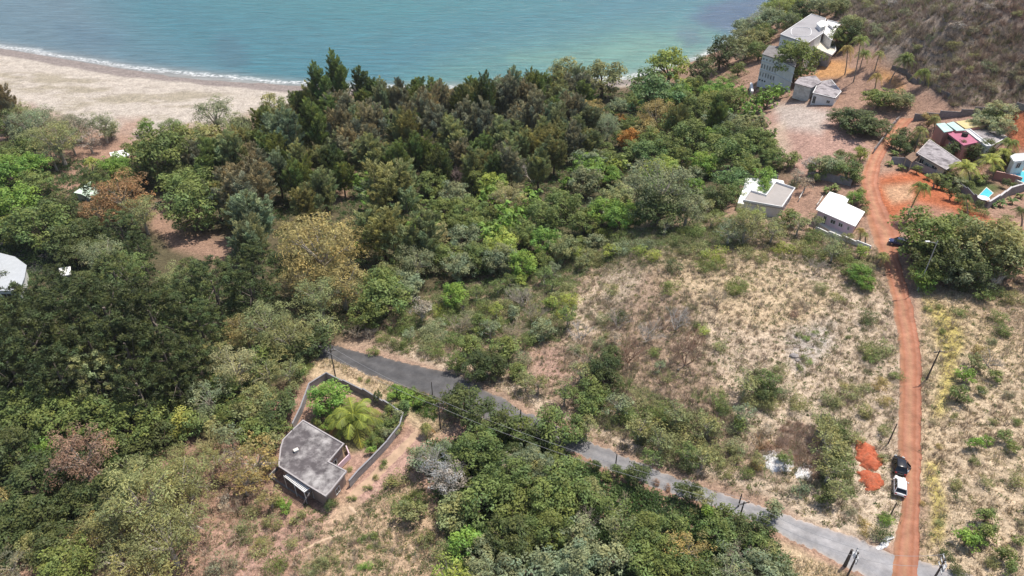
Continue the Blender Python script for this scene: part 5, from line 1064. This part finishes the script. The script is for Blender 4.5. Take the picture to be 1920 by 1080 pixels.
# parasol by the small pool
c = at(*e3([(797, 1005)])[0]); pr = empty('parasol', c); tag(pr, 'white parasol standing at the lower end of the small turquoise pool', 'parasol')
m = MB(); m.tube((0, 0, 0), (0, 0, 2.5), .03, .03); m.build('pole', FRAME, pr); m = MB(); n_ = 8; m.add([(0, 0, 2.7)] + [(1.35 * math.cos(i * .785), 1.35 * math.sin(i * .785), 2.15) for i in range(8)] + [(0, 0, 2.62)], [(0, i + 1, (i + 1) % 8 + 1) for i in range(8)] + [(9, (i + 1) % 8 + 1, i + 1) for i in range(8)]); m.build('canopy', WHITE, pr)
# --- houses in the left wood
def shed(name, lab, base, outl, hgt, roofm, wallm=CREAM, ridge=True):
    h = House(name, lab, 'building', base); Wa, w_, r_ = h.block(outl, hgt, wall=wallm, roof=roofm, eave=.5, slab=.14)
    a_, b_ = longest(Wa, (.3, -1))[0]; h.opening(h.root, a_, b_, .3, .45, .1, 2.1, 'door', FRAME, DARKM); h.opening(h.root, a_, b_, .6, .8, 1.0, 2.0)
    m = MB(); R = [PX(x, y, h.z + hgt) for x, y in outl]
    for k in range(1, 9):
        t = k / 9; p = np.array(R[0]) * (1 - t) + np.array(R[1]) * t; q = np.array(R[-1]) * (1 - t) + np.array(R[-2]) * t; seg_box(m, p, q, h.z + hgt, h.z + hgt + .05, .07, 0)
    h.part('roof_rib', m, roofm, r_); return h
shed('green_roof_house', 'building with a pale mint green roof half hidden behind the orange brown tree', (160, 372), [(138,361),(173,338),(190,352),(186,362),(168,372),(152,364)], 3.0, PGREEN)
shed('white_roof_building', 'small white-roofed building near the beach behind the young palms', (222, 300), [(205,286),(240,279),(243,292),(210,299)], 2.6, WROOF)
shed('white_roof_building', 'large pale grey-white roof at the left edge of the photo', (15, 530), [(-60,462),(0,474),(28,481),(50,497),(46,520),(36,545),(-60,545)], 3.2, surf('sheet_roof', (.42,.44,.46), .6, .08, .8, .05, (.46,.48,.5), .3, .5), WHITE)
shed('white_roof_building', 'tiny white shed beside the shaded road at the left', (130, 520), [(110,503),(132,499),(133,515),(112,517)], 2.4, WROOF)
# ------------------------------------------------------------------ utility poles, lamp and wires
POLEM = surf('dark_timber', (.10,.085,.075), .9, .25, 4, .2); METAL = surf('grey_metal', (.42,.43,.44), .5, .1, 3, .1); INS = surf('insulator', (.66,.64,.60), .4, .05, 1, 0)
TOPS = {}
def pole(key, bx, by, ty, label, arm=True, rad=.15, arms=1, yaw=0.5):
    b = at(bx, by); lo, hi = .5, 14
    for _ in range(30):
        m_ = (lo + hi) / 2
        if proj(b[0], b[1], b[2] + m_)[1] > ty: lo = m_
        else: hi = m_
    r = empty('utility_pole', b); tag(r, label, 'utility pole', 'utility poles along the roads'); m = MB(); m.tube((0, 0, -.5), (0, 0, m_), rad, rad * .65, 8); m.build('pole', POLEM, r)
    for k in range(arms if arm else 0):
        zc = m_ - .35 - .8 * k; m = MB(); m.box((0, 0, zc), (1.9, .12, .12), yaw, ); m.build('crossarm', POLEM if arms == 1 else METAL, r)
        for t in (-.85, -.3, .3, .85):
            m = MB(); m.tube((math.cos(yaw) * t, math.sin(yaw) * t, zc + .06), (math.cos(yaw) * t, math.sin(yaw) * t, zc + .28), .05, .035, 6); m.build('insulator', INS, r)
    TOPS[key] = Vector((b[0], b[1], b[2] + m_ - .1)); return r, m_
pole('a', 629, 706, 655, 'utility pole at the corner of the walled yard where the asphalt road enters the trees', yaw=.2)
pole('b', 811, 741, 716, 'short thin pole at the lower edge of the asphalt road above the creeper bank', arm=False, rad=.10)
pole('c', 826, 805, 755, 'utility pole at the top of the dirt track by the walled yard', yaw=.2)
pole('d', 976, 806, 768, 'utility pole among the dark bushes in the middle of the asphalt road', yaw=.2, arm=False)
pole('e', 1154, 874, 852, 'short pole tip showing behind the dark roadside bushes', arm=False, rad=.12)
pole('f', 1384, 950, 926, 'upper of the two neighbouring poles at the lower edge of the asphalt road', arm=False, rad=.13)
pole('g', 1385, 976, 941, 'lower of the two neighbouring poles at the lower edge of the asphalt road', yaw=.3)
pole('h', 1584, 1061, 1031, 'thick black pole beside the pole with metal crossarms near the road junction', arm=False, rad=.26)
r_, hh = pole('i', 1583, 1092, 1036, 'pole carrying white metal crossarms at the road junction', arms=2, yaw=1.2)
m = MB()
for t in (-.9, .9): m.tube((math.cos(1.2) * t, math.sin(1.2) * t, hh - 1.3), (math.cos(1.2) * t, math.sin(1.2) * t, hh - .2), .05, .05, 4)
m.box((.1, .5, hh - 1.35), (1.0, .5, .08), 1.2); m.build('bracket', METAL, r_)
r_, hh = pole('j', 1748, 1090, 1048, 'pole with stacked metal crossarms in the bottom right scrub', arms=3, yaw=1.3)
m = MB(); m.tube((.45, .1, hh - 2.6), (.45, .1, hh - 1.7), .28, .28, 12); m.build('transformer', METAL, r_)
pole('k', 1737, 712, 657, 'leaning-looking pole right of the red road beside the yellow grass', yaw=.1)
pole('l', 1665, 832, 795, 'short pole left of the red road above the red soil heap', rad=.12, arm=False)
pole('m', 1669, 967, 942, 'short pole left of the red road just below the white car', rad=.11, arm=False)
pole('n', 1712, 312, 285, 'thin pole by the veranda of the cream-walled house', rad=.09, arm=False)
WIRE = surf('wire', (.30,.30,.31), .6, .05, 1, 0)
def wire(k0, k1, label, off=0.0, sag=.9, end=None):
    a = TOPS[k0]; b = TOPS[k1] if k1 else Vector(end); d = (b - a); s_ = Vector((-d.y, d.x, 0)).normalized() * off; m = MB(); prev = a + s_
    for i in range(1, 15):
        t = i / 14; q = a + d * t + s_ - Vector((0, 0, sag * 4 * t * (1 - t))); m.tube(prev, q, .022, .022, 4); prev = q
    tag(m.build('power_line', WIRE, None), label, 'wire', 'overhead wires')
for k0, k1, t1 in (('a','c','between the yard corner pole and the dirt track pole'), ('c','g','from the dirt track pole to the neighbouring poles'), ('g','i','from the neighbouring poles to the junction'), ('i','j','across the foot of the red road')):
    for o_, w_ in ((-.7,'upper'), (.7,'lower')): wire(k0, k1, w_ + ' power line ' + t1, o_, .9 if k0 != 'c' else 1.6)
e1 = at(1660, 1100, 6); wire('i', None, 'pale power line leaving the junction pole towards the bottom edge', .2, .3, tuple(e1))
# street lamp
b = at(1720, 545); lo, hi = 1, 14
for _ in range(30):
    m_ = (lo + hi) / 2
    if proj(b[0], b[1], b[2] + m_)[1] > 452: lo = m_
    else: hi = m_
r = empty('street_lamp', b); tag(r, 'slim grey street lamp in front of the wide dark green trees by the red road', 'street lamp')
m = MB(); m.tube((0, 0, -.3), (0, 0, m_), .11, .07, 8); m.build('pole', METAL, r); m = MB(); m.tube((0, 0, m_ - .5), (-1.6, 0, m_ - .1), .05, .04); m.build('arm', METAL, r); m = MB(); m.box((-1.9, 0, m_ - .08), (.85, .35, .16)); m.build('lamp_head', WHITE, r, bevel=.03)
# ------------------------------------------------------------------ vehicles
TYRE = surf('tyre', (.02,.02,.02), .85, .1, 3, .1); RIM = surf('rim', (.45,.45,.46), .35, .05, 1, 0, metal=.6); CGL = surf('car_glass', (.015,.018,.022), .06, .1, 1, 0, spec=.6); LAMPM = surf('headlight_glass', (.6,.6,.6), .15, .05, 1, 0); TAIL = surf('tail_light', (.35,.02,.02), .3, .05, 1, 0); TRIM = surf('black_trim', (.03,.03,.03), .6, .1, 2, 0)
def car(px, py, yaw, L, Wd, Ht, col, label, open_door=False, name='parked_car'):
    b = at(px, py); r = empty(name, b + np.array([0, 0, .12]), yaw); tag(r, label, 'car')
    paint = surf('paint_%.2f' % sum(col), col, .25, .03, .5, 0, spec=.6)
    # body: rings along y (front = +y), each ring a rounded section
    def ring(y, zl, zh, hw, tuck=.82):
        return [(-hw * .9, y, zl), (-hw, y, zl + (zh - zl) * .35), (-hw * .97, y, zl + (zh - zl) * .8), (-hw * tuck, y, zh), (0, y, zh + .03), (hw * tuck, y, zh), (hw * .97, y, zl + (zh - zl) * .8), (hw, y, zl + (zh - zl) * .35), (hw * .9, y, zl)]
    w = Wd / 2; bh = Ht * .58; m = MB()
    m.loft([ring(-L/2, .38, bh * .82, w * .80), ring(-L/2 + .12, .27, bh * .97, w * .93), ring(-L/2 + .7, .24, bh * 1.03, w), ring(-.3, .24, bh, w), ring(L * .2, .24, bh * .98, w), ring(L/2 - .75, .24, bh * .90, w * .98), ring(L/2 - .2, .27, bh * .78, w * .90), ring(L/2, .36, bh * .62, w * .74)])
    m.build('body', paint, r, smooth=True)
    # cabin (glass house) and roof skin
    y0, y1, y2, y3 = -L/2 + .18, -L/2 + .62, L * .10, L * .27; zt = Ht; cw_ = w * .92; rw = w * .74
    g = MB(); zb = bh * .98; sec = lambda y, z, hw: [(-hw, y, z), (hw, y, z)]
    g.add([(-cw_, y0, zb), (cw_, y0, zb), (cw_, y3, zb * .97), (-cw_, y3, zb * .97), (-rw, y1, zt - .05), (rw, y1, zt - .05), (rw, y2, zt - .05), (-rw, y2, zt - .05)], [(0, 1, 5, 4), (1, 2, 6, 5), (2, 3, 7, 6), (3, 0, 4, 7), (4, 5, 6, 7)])
    g.build('windows', CGL, r)
    m = MB(); m.loft([[(-rw * .9, y, z - .06), (-rw, y, z - .02), (-rw * .85, y, z + .03), (0, y, z + .06), (rw * .85, y, z + .03), (rw, y, z - .02), (rw * .9, y, z - .06)] for y, z in ((y1 - .12, zt - .04), (y1 + .15, zt), ((y1 + y2) / 2, zt + .02), (y2 - .1, zt), (y2 + .05, zt - .05))])
    m.build('roof', paint, r, smooth=True)
    m = MB()
    for s_ in (-1, 1):
        for (ya, za, xa), (yb, zb_, xb) in (((y0, zb, cw_), (y1, zt - .03, rw)), ((y3, zb * .97, cw_), (y2, zt - .03, rw)), (((y1 + y2) / 2, zb, cw_), ((y1 + y2) / 2, zt - .03, rw))): m.tube((s_ * xa, ya, za), (s_ * xb, yb, zb_), .05, .05, 4)
    m.build('pillar', paint, r)
    for sx in (-1, 1):
        for sy in (-L * .31, L * .32):
            m = MB(); m.tube((sx * (w - .20), sy, .22), (sx * (w + .02), sy, .22), .34, .34, 16); o = m.build('wheel', TYRE, r, smooth=False); m = MB(); m.tube((sx * (w - .02), sy, .22), (sx * (w + .035), sy, .22), .2, .18, 12); m.build('rim', RIM, o)
        m = MB(); m.box((sx * w * .62, L/2 - .10, bh * .70), (.38, .16, .14), -sx * .35); m.build('headlight', LAMPM, r, bevel=.02)
        m = MB(); m.box((sx * w * .70, -L/2 + .04, bh * .78), (.26, .10, .22), sx * .2); m.build('tail_light', TAIL, r, bevel=.02)
        m = MB(); m.box((sx * (w + .10), L * .18, bh + .08), (.2, .12, .14)); m.build('wing_mirror', paint, r, bevel=.02)
    m = MB(); m.box((0, L/2 - .02, .42), (Wd * .62, .08, .16)); m.build('bumper_grille', TRIM, r, bevel=.02)
    m = MB(); m.box((0, -L/2 + .02, .42), (Wd * .6, .08, .14)); m.build('rear_bumper', TRIM, r, bevel=.02)
    if open_door:
        m = MB(); m.box((.5, -.0, .62), (1.0, .09, .62)); m.box((.45, 0, 1.05), (.8, .05, .3)); o = m.build('open_door', paint, r, bevel=.02); o.location = (w * .98, L * .13, 0); o.rotation_euler = (0, 0, -.95)
        m = MB(); m.box((.5, -.07, .66), (.85, .05, .45)); m.build('door_lining', surf('door_lining', (.62,.60,.58), .7, .05, 1, 0), o)
    return r
RY = (at(1690, 850) - at(1690, 960)); RY = math.atan2(RY[1], RY[0]) - math.pi / 2
car(1685, 917, RY + math.radians(-1), 3.75, 1.72, 1.5, (.80,.80,.80), 'white car parked at the left edge of the red road behind the black car')
car(1684.5, 878, RY + math.radians(1), 3.8, 1.76, 1.55, (.012,.013,.018), 'black car with its right front door open, parked ahead of the white car', True)
car(300, 388, math.radians(38), 4.3, 1.75, 1.45, (.015,.016,.02), 'black car parked on bare earth between the trees at left')
car(1684, 459, math.radians(60), 4.1, 1.75, 1.5, (.03,.04,.12), 'dark blue car half under the trees at the bend of the red road')
# person in white by the open door
def figure(px, py, yaw, label):
    b = at(px, py); SK = surf('skin', (.16,.09,.06), .6, .05, 2, 0); SH = surf('white_shirt', (.82,.82,.82), .8, .04, 2, 0); TR = surf('dark_trousers', (.06,.06,.09), .9, .1, 2, 0); HR = surf('black_hair', (.01,.01,.01), .7, .1, 2, 0)
    def ringz(c, rx, ry, k=12): return [(c[0] + rx * math.cos(i * 6.283 / k), c[1] + ry * math.sin(i * 6.283 / k), c[2]) for i in range(k)]
    body = MB()
    # torso, neck and head as one lofted surface; limbs join it at hips and shoulders
    body.loft([ringz((0,0,z), a, c_) for z, a, c_ in ((.82,.15,.10),(.95,.17,.115),(1.12,.15,.11),(1.30,.19,.12),(1.41,.19,.10),(1.46,.09,.07),(1.50,.055,.055),(1.54,.055,.06),(1.58,.075,.09),(1.65,.085,.105),(1.71,.075,.09),(1.755,.03,.04))])
    for s_ in (-1, 1):
        body.loft([ringz((s_ * x, y, z), a, a, 8) for x, y, z, a in ((.09,0,.88,.085),(.10,.01,.68,.078),(.11,.03,.48,.058),(.11,.0,.28,.052),(.11,-.01,.07,.036))]); body.tube((s_ * .11, -.05, .04), (s_ * .11, .16, .03), .045, .035, 8)
        body.tube((s_ * .19, 0, 1.39), (s_ * .25, .03, 1.12), .05, .04, 8); body.tube((s_ * .25, .03, 1.12), (s_ * .20, .26, 1.06), .038, .028, 8)
        for k in range(5): body.tube((s_ * (.17 + .015 * k), .26, 1.06), (s_ * (.165 + .016 * k), .34 - .015 * abs(k - 2), 1.03), .01, .007, 5)
    body.tube((0, .09, 1.63), (0, .125, 1.615), .02, .012, 5)
    o = body.build('person', SK, None, smooth=True); o.location = b; o.rotation_euler = (0, 0, yaw); tag(o, label, 'person')
    m = MB(); m.loft([ringz((0,0,z), a, c_) for z, a, c_ in ((.84,.185,.135),(.98,.19,.135),(1.15,.175,.13),(1.30,.21,.14),(1.40,.21,.12),(1.46,.10,.085))], caps=False)
    for s_ in (-1, 1): m.tube((s_ * .18, 0, 1.40), (s_ * .235, .02, 1.16), .072, .06, 8)
    m.build('shirt', SH, o, smooth=True)
    m = MB(); m.loft([ringz((0,0,z), a, c_) for z, a, c_ in ((.80,.165,.115),(.90,.175,.12),(.95,.175,.122))])
    for s_ in (-1, 1): m.loft([ringz((s_ * x, y, z), a, a, 8) for x, y, z, a in ((.09,0,.88,.098),(.10,.01,.68,.09),(.11,.03,.48,.072),(.11,.0,.28,.066),(.11,-.01,.10,.06))])
    m.build('trousers', TR, o, smooth=True)
    m = MB(); m.loft([ringz((0,-.012,z), a, c_) for z, a, c_ in ((1.64,.092,.102),(1.70,.09,.105),(1.745,.06,.075),(1.775,.02,.03))]); m.build('hair', HR, o, smooth=True)
figure(1697.5, 893, math.radians(60), 'person in a white shirt standing at the open door of the black car')
# ------------------------------------------------------------------ heaps and debris
def heap(name, poly, hgt, mat, label, cat='heap', bump=.5):
    c = np.array([at(*q)[:2] for q in poly]); x0, y0 = c.min(0) - .3; x1, y1 = c.max(0) + .3; n = 46
    X, Y = np.meshgrid(np.linspace(x0, x1, n), np.linspace(y0, y1, n)); m = np.zeros(X.shape)
    d = np.full(X.shape, 1e9); k = len(c)
    for i in range(k):
        a, b = c[i], c[(i + 1) % k]; v = b - a; t = np.clip(((X - a[0]) * v[0] + (Y - a[1]) * v[1]) / (v @ v), 0, 1); d = np.minimum(d, np.hypot(X - a[0] - t * v[0], Y - a[1] - t * v[1]))
    ins = inpoly(X, Y, [tuple(q) for q in c]); sd = np.where(ins, d, -d) + 1.5 * (fbm(X * .9, Y * .9) - .5) + .5 * (fbm(X * 3, Y * 3) - .5)
    Z = ht(X, Y) + np.where(sd > 0, .06 + hgt * (1 - np.exp(-sd * 1.1)) * (.6 + bump * fbm(X * .8 + 9, Y * .8)), np.maximum(-.4, sd)); idx = np.arange(n * n).reshape(n, n)
    f = np.stack([idx[:-1, :-1], idx[:-1, 1:], idx[1:, 1:], idx[1:, :-1]], -1).reshape(-1, 4)
    tag(link(name, mesh_np(name, np.stack([X, Y, Z], -1).reshape(-1, 3), f, mat, smooth=True)), label, cat)
RS = surf('red_soil', (.42,.105,.05), .95, .35, 2.2, 1.0, (.34,.13,.075), .9, .7)
heap('soil_heap', [(1606,830),(1622,830),(1640,843),(1654,862),(1655,876),(1640,884),(1625,880),(1612,868),(1603,848)], .9, RS, 'bright red soil heap left of the black car, upper and larger of the two')
heap('soil_heap', [(1610,886),(1630,882),(1650,890),(1656,906),(1645,917),(1628,918),(1610,905)], .8, RS, 'bright red soil heap left of the white car, lower of the two')
WP = surf('white_powder', (.74,.73,.73), 1, .25, 2.5, .9, (.42,.38,.36), 1.1, .7, spec=0)
heap('rubble_heap', [(1430,855),(1448,845),(1472,850),(1486,866),(1480,886),(1455,887),(1436,874)], .4, WP, 'larger white rubble patch at the bottom of the dry slope')
heap('rubble_heap', [(1493,884),(1506,869),(1521,874),(1527,891),(1512,901),(1496,897)], .35, WP, 'smaller white rubble patch nearer the red soil heaps')
0 and heap('brush_heap', [(1478,845),(1490,815),(1520,815),(1540,850),(1540,895),(1520,885),(1500,862)], .5, surf('dead_brush', (.30,.17,.12), .95, .4, 2.5, 1.0, (.20,.13,.10), .6, .7), 'reddish brown heap of dead brush beside the white rubble', 'brush heap', 1.2)
heap('rubble_heap', [(1640,1020),(1655,1014),(1668,1012),(1670,1018),(1655,1026),(1643,1028)], .25, WP, 'small pale rubble pile at the corner of the two roads')
c = at(1664, 1012); m = MB(); m.box((0, 0, .35), (1.7, .5, .12), .35); m.box((0, 0, .15), (1.2, .4, .3), .35); o = m.build('concrete_slab', WHITE, None, bevel=.02); o.location = c; tag(o, 'white concrete slab lying on the rubble at the road corner', 'slab')
def rock(px, py, s, label):
    b = at(px, py); bm_v = []; n = 10; V = []; 
    m = MB(); rings = []
    for j in range(7):
        ph = -1.2 + 2.7 * j / 6; rings.append([(s * math.cos(ph) * math.cos(i * .785) * RNG.uniform(.85, 1.15), s * .8 * math.cos(ph) * math.sin(i * .785) * RNG.uniform(.85, 1.15), s * .6 * math.sin(ph) * RNG.uniform(.9, 1.1)) for i in range(8)])
    m.loft(rings); o = m.build('boulder', surf('grey_rock', (.30,.27,.26), .95, .25, 1.5, .6), None); o.location = b; tag(o, label, 'boulder', 'boulders on the dry slope'); return o
rock(1489, 668, .9, 'largest grey boulder on the ashy patch of the dry slope'); rock(1495, 676, .5, 'small boulder below the largest grey boulder'); rock(1272, 693, .35, 'pale stone alone in the middle of the brushy slope'); rock(1229, 946, .4, 'pale stone on the bare patch below the asphalt road')
rock(1840, 735, .5, 'pale stone between the green bushes right of the red road')
# ------------------------------------------------------------------ labels for every plant
LM = [('the walled yard', 640, 790), ('the dark grey house', 580, 865), ('the dirt track', 720, 880), ('the white car', 1685, 915), ('the red soil heaps', 1630, 875), ('the white rubble', 1480, 875), ('the pink house', 1575, 400),
 ('the white L-shaped house', 1440, 365), ('the three-storey building', 1490, 90), ('the derelict outhouse', 1535, 170), ('the cream-walled house', 1760, 300), ('the coloured roofs', 1800, 250), ('the small pool', 1845, 365), ('the street lamp', 1725, 490),
 ('the mint green roof', 160, 355), ('the black car in the trees', 300, 388), ('the pale roof at left', 15, 510), ('the beach', 250, 190), ('the small white beach', 1190, 145), ('the end of the asphalt road', 640, 660), ('the road junction', 1680, 1045),
 ('the footpath', 660, 990), ('the twin poles', 1386, 955), ('the leaning pole', 1745, 690), ('the yellowest big tree', 600, 480), ('the ashy patch', 1520, 645), ('the red road bend', 1665, 450), ('the larger pool', 1905, 330), ('the bare pink plot', 1490, 245),
 ('the dirt track pole', 824, 780), ('the sea', 760, 140), ('the headland palms', 1680, 110), ('the bare white bush', 1210, 745), ('the grey leafless tree', 820, 870), ('the rust-coloured tree', 150, 860), ('the grey-green dome tree', 1240, 350),
 ('the top right path', 1885, 20), ('the headland wall', 1830, 210), ('the asphalt road middle', 1000, 790), ('the asphalt road bend by the bushes', 1170, 880), ('the dark conifers', 210, 620), ('the pale yellow tree', 440, 690), ('the pinkish leafless crown', 855, 328)]
def rel(px, py):
    best = min(LM, key=lambda q: ((q[1] - px) * .9) ** 2 + ((q[2] - py) * 1.15) ** 2); dx, dy = px - best[1], py - best[2]; d = math.hypot(dx, dy)
    near = 'just ' if d < 45 else ('well ' if d > 110 else '')
    if abs(dx) > abs(dy) * 1.6: r = near + ('right of' if dx > 0 else 'left of')
    elif abs(dy) > abs(dx) * 1.6: r = near + ('below' if dy > 0 else 'above')
    else: r = near + ('below and ' if dy > 0 else 'above and ') + ('right of' if dx > 0 else 'left of')
    return r + ' ' + best[0]
groups = {}
for t in TREES:
    if t['label']: t['o']['label'] = t['label']; continue
    rw = t['rw']; big = dict(S=(1.1, 1.8), D=(1.5, 2.6), C=(3.6, 4.8), A=(3.6, 4.6)).get(t['code'], (2.2, 3.9)); sz = 'small' if rw < big[0] else ('large' if rw > big[1] else 'medium')
    cn = COL[t['ck']][1]; word = t['word'] if t['o'].name.split('.')[0] != 'leafy_bush' else 'leafy bush'
    if t['code'] == 'D': word = 'leafless bush' if rw < 2.3 else 'leafless tree'
    t['base'] = f"{sz} {cn} {word} {rel(t['px'], t['py'])}"; groups.setdefault(t['base'], []).append(t)
ORD = ['', 'second', 'third', 'fourth', 'fifth', 'sixth', 'seventh', 'eighth', 'ninth', 'tenth', 'eleventh', 'twelfth', 'thirteenth', 'fourteenth', 'fifteenth', 'sixteenth', 'seventeenth', 'eighteenth', 'nineteenth', 'twentieth']
for bs, L in groups.items():
    if len(L) == 1: L[0]['o']['label'] = bs; continue
    L.sort(key=lambda t: t['px']); n = len(L)
    for i, t in enumerate(L):
        if n == 2: o_ = ('left', 'right')[i] + ' of two'
        elif i == 0: o_ = 'leftmost'
        elif i == n - 1: o_ = 'rightmost'
        elif i < len(ORD): o_ = ORD[i] + ' from left'
        else: o_ = 'number %d from left' % (i + 1)
        t['o']['label'] = bs + ', ' + o_
for t in TREES:
    w_ = t['o']['label'].split()
    if len(w_) > 16: t['o']['label'] = ' '.join(w_).replace('below and ', 'lower ').replace('above and ', 'upper ').replace('medium ', '').replace('well ', '').replace('just ', '').replace(' by the bushes', '').replace(' from left', ' from left')
for t in TREES:
    w_ = t['o']['label'].split()
    if len(w_) > 16: t['o']['label'] = ' '.join(w_).replace('the ', '')
bad = [t['o']['label'] for t in TREES if not 4 <= len(t['o']['label'].split()) <= 16]; print('bad labels', len(bad), bad[:5], 'unique', len({t['o']['label'] for t in TREES}), len(TREES))
